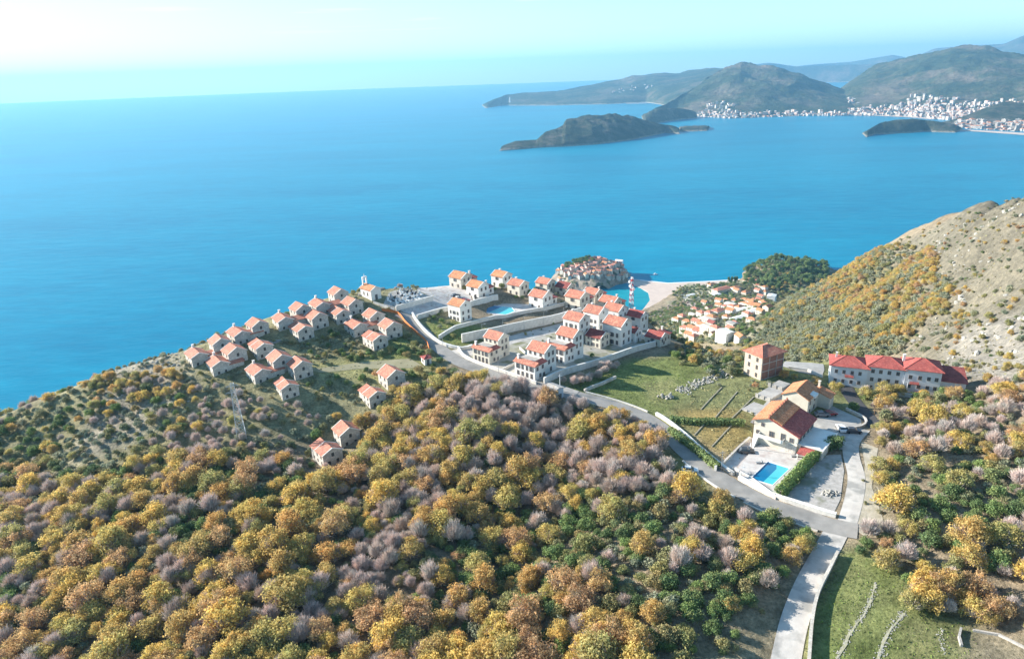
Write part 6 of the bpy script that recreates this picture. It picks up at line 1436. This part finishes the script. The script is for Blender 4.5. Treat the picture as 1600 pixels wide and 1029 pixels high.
# bushes at the edge of the plateau, round the brick building
scatter([(1038, 560), (1060, 540), (1120, 545), (1160, 552), (1165, 585), (1110, 590), (1085, 575)], 3.4, [('gold', .25), ('ever', .4), ('scrub', .35)], {'gold': (1.2, 2.2), 'ever': (1.1, 2.2), 'scrub': (.9, 1.7)}, 9, dens=.9, keepout=False)
scatter([(1130, 592), (1240, 590), (1300, 600), (1290, 612), (1240, 606), (1170, 612)], 3.6, [('gold', .2), ('ever', .3), ('scrub', .5)], {'gold': (1.2, 2.0), 'ever': (.8, 1.6), 'scrub': (.6, 1.3)}, 10, dens=.55)
scatter([(870, 600), (905, 590), (960, 570), (975, 575), (930, 596), (900, 606)], 2.4, [('bare', .8), ('ever', .2)], {'bare': (1.2, 2.0), 'ever': (.8, 1.3)}, 11, dens=.8, keepout=False)
scatter([(1065, 610), (1180, 595), (1180, 650), (1090, 650)], 4.5, [('scrub', 1)], {'scrub': (.4, .9)}, 12, dens=.3, keepout=False)
scatter([(1345, 690), (1372, 700), (1365, 770), (1385, 815), (1345, 800)], 3.2, [('scrub', 1)], {'scrub': (.5, 1.0)}, 13, dens=.35, keepout=False)
scatter([(1050, 1029), (1110, 985), (1180, 940), (1225, 915), (1215, 960), (1160, 1000), (1120, 1100), (1050, 1100)], 2.6, [('scrub', .7), ('ever', .3)], {'scrub': (.5, 1.2), 'ever': (.6, 1.3)}, 14, dens=.5, keepout=False)
# garden planting in the estate
scatter([(700, 540), (730, 520), (905, 470), (1020, 500), (1030, 530), (900, 575), (838, 596), (760, 565)], 3.0, [('ever', .6), ('scrub', .4)], {'ever': (.4, .9), 'scrub': (.3, .8)}, 15, dens=.10, keepout=False)
scatter([(690, 440), (860, 440), (960, 470), (1000, 495), (900, 480), (830, 470), (700, 448)], 4.0, [('ever', .8), ('scrub', .2)], {'ever': (.9, 1.9), 'scrub': (.6, 1.2)}, 16, dens=.35, keepout=False)
scatter([(590, 455), (690, 440), (690, 446), (640, 452), (600, 458)], 3.0, [('bare', .5), ('scrub', .5)], {'bare': (.9, 1.6), 'scrub': (.6, 1.2)}, 17, dens=.5, keepout=False)
# hillside wood
HILL = [(1150, 560), (1190, 520), (1215, 480), (1290, 432), (1370, 392), (1400, 384), (1450, 392), (1480, 440), (1490, 480), (1440, 510), (1400, 560), (1300, 568), (1230, 566)]
scatter(HILL, 4.1, [('gold', .45), ('scrub', .55)], {'gold': (2.0, 3.6), 'scrub': (1.8, 3.3)}, 18, yr=(280, 1000), keepout=True, patch={'gold': lambda px, py: .06 + 1.7 * np.clip((((px - 1150) * .55 + (py - 430) * -.9) / 100 - .25), 0, 1.2), 'scrub': lambda px, py: 1.0})
scatter([(1380, 385), (1480, 345), (1600, 300), (1760, 260), (1760, 560), (1560, 600), (1500, 592), (1400, 560), (1440, 500), (1480, 440)], 5.6, [('scrub', .7), ('ever', .12), ('gold', .18)], {'scrub': (.6, 1.7), 'ever': (.6, 1.4), 'gold': (.8, 1.9)}, 19, yr=(180, 900), dens=.75, keepout=False)
scatter([(1440, 480), (1500, 450), (1600, 470), (1700, 520), (1700, 600), (1600, 560), (1520, 500), (1470, 540), (1420, 560)], 4.6, [('scrub', .5), ('gold', .5)], {'scrub': (1.0, 2.2), 'gold': (1.2, 2.4)}, 25, yr=(180, 900), dens=.25, keepout=False)
# village and headland greenery
scatter([(998, 496), (1045, 478), (1075, 470), (1085, 500), (1080, 540), (1048, 545), (1040, 520), (1010, 505)], 4.2, [('ever', .4), ('scrub', .4), ('bare', .2)], {'ever': (1.6, 3.0), 'scrub': (1.4, 2.6), 'bare': (1.4, 2.4)}, 26, yr=(270, 1000), dens=.95, keepout=False)
scatter([(1048, 448), (1165, 440), (1200, 450), (1215, 480), (1190, 530), (1150, 545), (1060, 535), (1040, 505), (1052, 470)], 5.6, [('ever', .45), ('scrub', .55)], {'ever': (1.8, 3.6), 'scrub': (1.6, 3.2)}, 20, yr=(480, 1400), dens=.62)
scatter([(1160, 445), (1160, 432), (1175, 405), (1215, 392), (1260, 398), (1295, 420), (1290, 440), (1215, 455)], 8.0, [('pine', .45), ('ever', .4), ('gold', .15)], {'pine': (4.0, 6.5), 'ever': (3.0, 5.5), 'gold': (2.5, 4)}, 21, yr=(900, 1400), keepout=False)
scatter([(1200, 440), (1290, 430), (1250, 470), (1205, 465)], 7.0, [('scrub', .8), ('ever', .2)], {'scrub': (2.0, 3.6), 'ever': (2, 3.6)}, 22, yr=(700, 1400), keepout=False, dens=.8)
# trees on the island
gi = random.Random(3); c = 0
while c < 170:
    u, v = gi.uniform(-.85, .85), gi.uniform(-.6, .7)
    if math.hypot(u, v / .8) > .88: continue
    inwood = -.65 < u < .1 and .08 < v
    x, y = isle_xy(u, v)
    if not inwood and (any(math.hypot(x - a, y - b) < 5 for a, b, *_ in placed) or gi.random() < .2): continue
    z = float(isle_h(np.array(u), np.array(v / .78 * .8))); px, py = proj(x, y, z); TREES.append(('pine' if inwood else 'ever', x, y, z - .5, gi.uniform(2.4, 4.2) if inwood else gi.uniform(1.5, 2.8), gi.uniform(0, 6), gi.randrange(2), 1, float(px), float(py))); c += 1
# single trees that stand out: kind, px, py, radius, rust
for k, px, py, s, var in [('ever', 368, 512, 2.3, 0), ('gold', 1396, 800, 4.6, 0), ('gold', 1384, 888, 3.0, 3), ('gold', 1440, 925, 2.9, 1), ('gold', 1478, 925, 3.2, 4), ('gold', 1425, 950, 2.6, 3), ('gold', 1520, 965, 2.6, 1), ('gold', 1545, 975, 1.9, 0), ('gold', 1512, 850, 4.0, 4), ('gold', 1566, 850, 3.4, 0), ('gold', 1458, 665, 4.2, 3), ('gold', 1305, 612, 2.4, 0), ('gold', 1352, 622, 2.6, 3), ('gold', 1386, 612, 1.6, 2), ('bare', 1390, 640, 2.3, 0), ('ever', 1192, 902, 2.6, 0),
                          ('gold', 1252, 862, 2.2, 4), ('gold', 1236, 880, 2.4, 1), ('gold', 1175, 868, 3.2, 3), ('gold', 450, 950, 4.8, 1), ('gold', 735, 690, 4.8, 3), ('gold', 600, 790, 4.6, 4), ('gold', 905, 690, 4.6, 0), ('gold', 360, 985, 4.6, 1), ('ever', 745, 543, 1.1, 0), ('ever', 708, 527, 1.2, 1), ('ever', 678, 498, 1.1, 0), ('ever', 607, 486, 1.2, 1), ('ever', 603, 498, .9, 0), ('ever', 925, 557, 1.0, 2), ('scrub', 793, 517, 1.2, 0), ('ever', 230, 612, 2.4, 0), ('ever', 1333, 640, 1.8, 0), ('scrub', 1068, 1040, 2.2, 1), ('scrub', 1130, 1012, 1.6, 1)]:
    q = G(px, py); TREES.append((k, q[0], q[1], float(hgt(q[0], q[1])), s, (px * 7) % 6, var, 1, px, py))
for dx in (0, 3.5, 7, 9):
    q = G(1138, 446); TREES.append(('pine', q[0] + dx * 1.5, q[1], float(hgt(q[0], q[1])), 3.4, dx, 0, 2.0, 1138 + dx, 446))
print('trees', len(TREES), {k: sum(t[0] == k for t in TREES) for k in KIND})
NAMES = dict(gold=('golden_tree', 'tree'), bare=('bare_tree', 'tree'), ever=('evergreen_shrub', 'shrub'), scrub=('grey_green_bush', 'bush'), pine=('pine_tree', 'tree'))
LOOK = dict(gold=['olive gold autumn tree', 'yellow gold autumn tree', 'rust brown autumn tree', 'amber autumn tree', 'ochre autumn tree', 'light olive autumn tree'], bare=['bare mauve grey tree', 'leafless twiggy tree', 'pinkish bare tree'], ever=['dark green shrub', 'olive green shrub', 'round green shrub'], scrub=['grey green bush', 'olive brown bush', 'silvery green bush'], pine=['dark green pine', 'tall dark pine'])
def where(px, py):
    if px > 1330 and py > 560: return ('behind the pool villa' if py < 700 else 'right of the driveway' if py < 850 else 'beside the grass terraces')
    if 1040 < px and py < 560: return 'on the far hillside' if px > 1215 else 'in the beach village'
    if py < 600: return 'around the estate' if px > 560 else 'on the open ridge'
    if px < 330: return ('on the left slope' if py < 740 else 'in the left wood' if py < 900 else 'at the lower left')
    if px < 660: return ('below the stone houses' if py < 740 else 'below the isolated stone pair' if py < 900 else 'at the bottom left of centre')
    if px < 960: return ('below the front villas' if py < 720 else 'along the wooded gully' if py < 880 else 'at the bottom centre')
    return ('beside the road bend' if py < 830 else 'below the pool garden road' if py < 940 else 'left of the lane')
def band(py, w_):
    return 'upper ' if py < 770 else 'middle ' if py < 880 else 'lower '
def rng_key(t):
    d = math.sqrt(t[1] ** 2 + t[2] ** 2 + (CH - t[3]) ** 2); vis = -30 < t[8] < 1630 and t[9] < 1060 and t[9] > 0
    return -(t[4] / d if vis else 0)
LIM = dict(gold=300, bare=240, ever=240, scrub=60, pine=90)
stuffT = []
for k in KIND:
    ts = sorted([t for t in TREES if t[0] == k], key=rng_key); K = KIND[k]; cats = NAMES[k]
    for n_, t in enumerate(ts):
        _, x, y, z, s, rz, v, sq, px, py = t; v = v % len(K['crowns'])
        if n_ < LIM[k]:
            w_ = where(px, py); lb = ('large ' if s > 3.0 else 'small ' if s < 2.0 else 'middling ') + LOOK[k][v] + ' ' + w_
            r = empty(cats[0], (x, y, z), rz, lb, cats[1], lb.replace('tree ', 'trees ').replace('shrub ', 'shrubs ').replace('bush ', 'bushes ').replace('pine ', 'pines ')); r.scale = (s, s, s * sq)
            link('crown', K['crowns'][v], None, r); link('trunk', K['trunks'][v], None, r)
        else: stuffT.append(t)
# the rest of the wood as one object per kind
def instancer(name, label, ts, key):
    K = KIND[key]; pc = bpy.data.collections.new('wood_kinds_' + key)
    for i, cm in enumerate(K['crowns']):
        o = bpy.data.objects.new('kind_%02d' % i, cm); pc.objects.link(o)
    me = bpy.data.meshes.new(name); me.from_pydata([t[1:4] for t in ts], [], [])
    for nm, ty, vals in (('sc', 'FLOAT_VECTOR', [(t[4], t[4], t[4] * t[7]) for t in ts]), ('rot', 'FLOAT_VECTOR', [(0, 0, t[5]) for t in ts]), ('pick', 'INT', [t[6] % len(K['crowns']) for t in ts])):
        a = me.attributes.new(nm, ty, 'POINT'); a.data.foreach_set('vector' if 'VECTOR' in ty else 'value', np.array(vals, np.float32 if 'VECTOR' in ty else np.int32).ravel())
    ng = bpy.data.node_groups.new(name + '_nodes', 'GeometryNodeTree'); ng.interface.new_socket('Geometry', in_out='INPUT', socket_type='NodeSocketGeometry'); ng.interface.new_socket('Geometry', in_out='OUTPUT', socket_type='NodeSocketGeometry')
    N, L = ng.nodes, ng.links; gi_ = N.new('NodeGroupInput'); go = N.new('NodeGroupOutput'); ip = N.new('GeometryNodeInstanceOnPoints'); ci = N.new('GeometryNodeCollectionInfo')
    ci.inputs['Collection'].default_value = pc; ci.inputs['Separate Children'].default_value = True; ci.inputs['Reset Children'].default_value = True
    L.new(gi_.outputs[0], ip.inputs['Points']); L.new(ci.outputs[0], ip.inputs['Instance']); ip.inputs['Pick Instance'].default_value = True
    for nm, ty, sk in (('sc', 'FLOAT_VECTOR', 'Scale'), ('rot', 'FLOAT_VECTOR', 'Rotation'), ('pick', 'INT', 'Instance Index')):
        na = N.new('GeometryNodeInputNamedAttribute'); na.data_type = ty; na.inputs['Name'].default_value = nm; L.new(na.outputs['Attribute'], ip.inputs[sk])
    L.new(ip.outputs[0], go.inputs[0]); o = link(name, me); md = o.modifiers.new('planting', 'NODES'); md.node_group = ng
    return tag(o, label, None, None, 'stuff')
for k, nm, lb in (('gold', 'autumn_wood', 'mass of smaller golden autumn trees in the wood and hillside'), ('bare', 'bare_thicket', 'mass of small bare grey thicket between the trees'), ('ever', 'evergreen_undergrowth', 'mass of dark evergreen undergrowth on the slopes'), ('scrub', 'scrub_cover', 'mass of grey green scrub on the slopes and hillside'), ('pine', 'pine_wood', 'mass of small pines on the headland')):
    ts = [t for t in stuffT if t[0] == k]
    if ts: instancer(nm, lb, ts, k)
# dry grass tufts
def tufts(name, label, zone, step, size, mat, seed, dens=1.0, yr=(-50, 460)):
    g = np.random.default_rng(seed); x, y = np.meshgrid(np.arange(-300, 400, step), np.arange(yr[0], yr[1], step)); x = (x + g.uniform(-.5, .5, x.shape) * step).ravel(); y = (y + g.uniform(-.5, .5, y.shape) * step).ravel()
    z = hgt(x, y); px, py = proj(x, y, z); ok = inpoly(px, py, zone) & (g.random(x.size) < dens * (.5 + .5 * vnoise(x, y, 8, seed)))
    for L, w_ in ROAD.values():
        i = np.nonzero(ok)[0]
        if len(i): d = np.min(np.hypot(x[i][:, None] - L[None, ::2, 0], y[i][:, None] - L[None, ::2, 1]), 1); ok[i[d < w_ / 2 + .4]] = False
    x, y, z = x[ok], y[ok], z[ok]; n = len(x)
    if not n: return
    V = []; 
    a = g.uniform(0, 3.14, n); s = size * g.uniform(.5, 1.5, n); h = s * g.uniform(.5, 1.0, n); dx, dy = np.cos(a) * s, np.sin(a) * s; lx, ly = g.normal(size=n) * s * .5, g.normal(size=n) * s * .5
    V = np.stack([np.stack([x - dx, y - dy, z - .05], 1), np.stack([x + dx, y + dy, z - .05], 1), np.stack([x + dx * .6 + lx, y + dy * .6 + ly, z + h], 1), np.stack([x - dx * .6 + lx, y - dy * .6 + ly, z + h], 1)], 1).reshape(-1, 3)
    o = link(name, cloud_mesh(name, V, np.repeat(g.random(n), 4), mat)); tag(o, label, None, None, 'stuff')
M['grassb'] = leaf_mat('grass_blades', [(.15, .20, .05), (.15, .20, .05)], .3, .4); M['dryb'] = leaf_mat('dry_grass_blades', [(.25, .22, .11), (.25, .22, .11)], .3, .4)
tufts('grass', 'short green grass of the terraces by the lane', [(1300, 860), (1400, 870), (1440, 940), (1520, 985), (1560, 1100), (1230, 1100), (1262, 960)], .55, .16, M['grassb'], 31)
tufts('grass', 'green meadow grass of the field behind the villas', [(870, 608), (985, 560), (1095, 575), (1090, 600), (1030, 650), (960, 632)], .8, .2, M['grassb'], 32, .7)
tufts('dry_grass', 'dry pale grass on the open ridge and verges', [(150, 640), (280, 545), (560, 450), (700, 440), (720, 530), (700, 575), (600, 640), (300, 660)], 1.1, .28, M['dryb'], 33, .7)
tufts('dry_grass', 'dry pale grass of the upper field terraces', [(1040, 690), (1060, 612), (1180, 592), (1330, 600), (1180, 700), (1130, 780), (1080, 780)], .9, .25, M['dryb'], 34, .7)
tufts('dry_grass', 'dry pale grass on the rocky hillside', [(1400, 385), (1600, 300), (1700, 280), (1700, 620), (1480, 600), (1400, 560)], 1.8, .4, M['dryb'], 35, .6, (180, 900))
# loose rocks on the stony slope and the headland shore
r = None
def rocks_on(name, label, zone, n, s0, s1, seed, yr=(100, 460)):
    g = np.random.default_rng(seed); V = []; F = []; base = rocks[0]; bv = np.array([v.co[:] for v in base.vertices]); bf = [tuple(p.vertices) for p in base.polygons]; c = 0; t = 0
    while c < n and t < 60000:
        t += 1; x, y = g.uniform(-250, 450), g.uniform(*yr); z = float(hgt(x, y)); px, py = proj(x, y, z)
        if not inpoly([float(px)], [float(py)], zone)[0] or vnoise(x, y, 14, seed) < .1: continue
        s = g.uniform(s0, s1); k = len(V) ; a = g.uniform(0, 6.3); q = bv * s * g.uniform(.6, 1.4, 3); ca, sa = math.cos(a), math.sin(a)
        V += [(x + p[0] * ca - p[1] * sa, y + p[0] * sa + p[1] * ca, z + p[2]) for p in q]; F += [tuple(k + i for i in f) for f in bf]; c += 1
    me = bpy.data.meshes.new(name); me.from_pydata(V, [], F); me.materials.append(M['limestone']); tag(link(name, me), label, None, None, 'stuff')
rocks_on('loose_stones', 'pale stones scattered over the bare ridge at the left', [(150, 585), (280, 545), (330, 600), (200, 700), (90, 730), (150, 640)], 260, .2, .7, 41)
rocks_on('loose_stones', 'pale rocks breaking through the right hillside', [(1400, 400), (1600, 305), (1700, 280), (1700, 600), (1480, 590), (1420, 540), (1460, 480)], 500, .4, 1.8, 42, (180, 700))

# labels: things that share a look and a neighbourhood are told apart by their order from the left
_by = {}
bpy.context.view_layer.update()
for o in list(COL.objects):
    if o.parent is None and 'category' in o: _by.setdefault(o['label'], []).append(o)
ORD = ['leftmost', 'second from the left', 'third from the left', 'fourth from the left', 'fifth from the left', 'sixth from the left', 'seventh from the left', 'eighth from the left', 'ninth from the left', 'tenth from the left', 'eleventh from the left', 'twelfth from the left']
for lb, os_ in _by.items():
    if len(os_) < 2: continue
    os_.sort(key=lambda o: float(proj(*o.location)[0]))
    for i, o in enumerate(os_): o['label'] = lb + ', ' + (ORD[i] if i < 12 else '%dth from the left' % (i + 1) if (i + 1) % 10 not in (1, 2, 3) or (i + 1) in (11, 12, 13) else '%d%s from the left' % (i + 1, {1: 'st', 2: 'nd', 3: 'rd'}[(i + 1) % 10]))
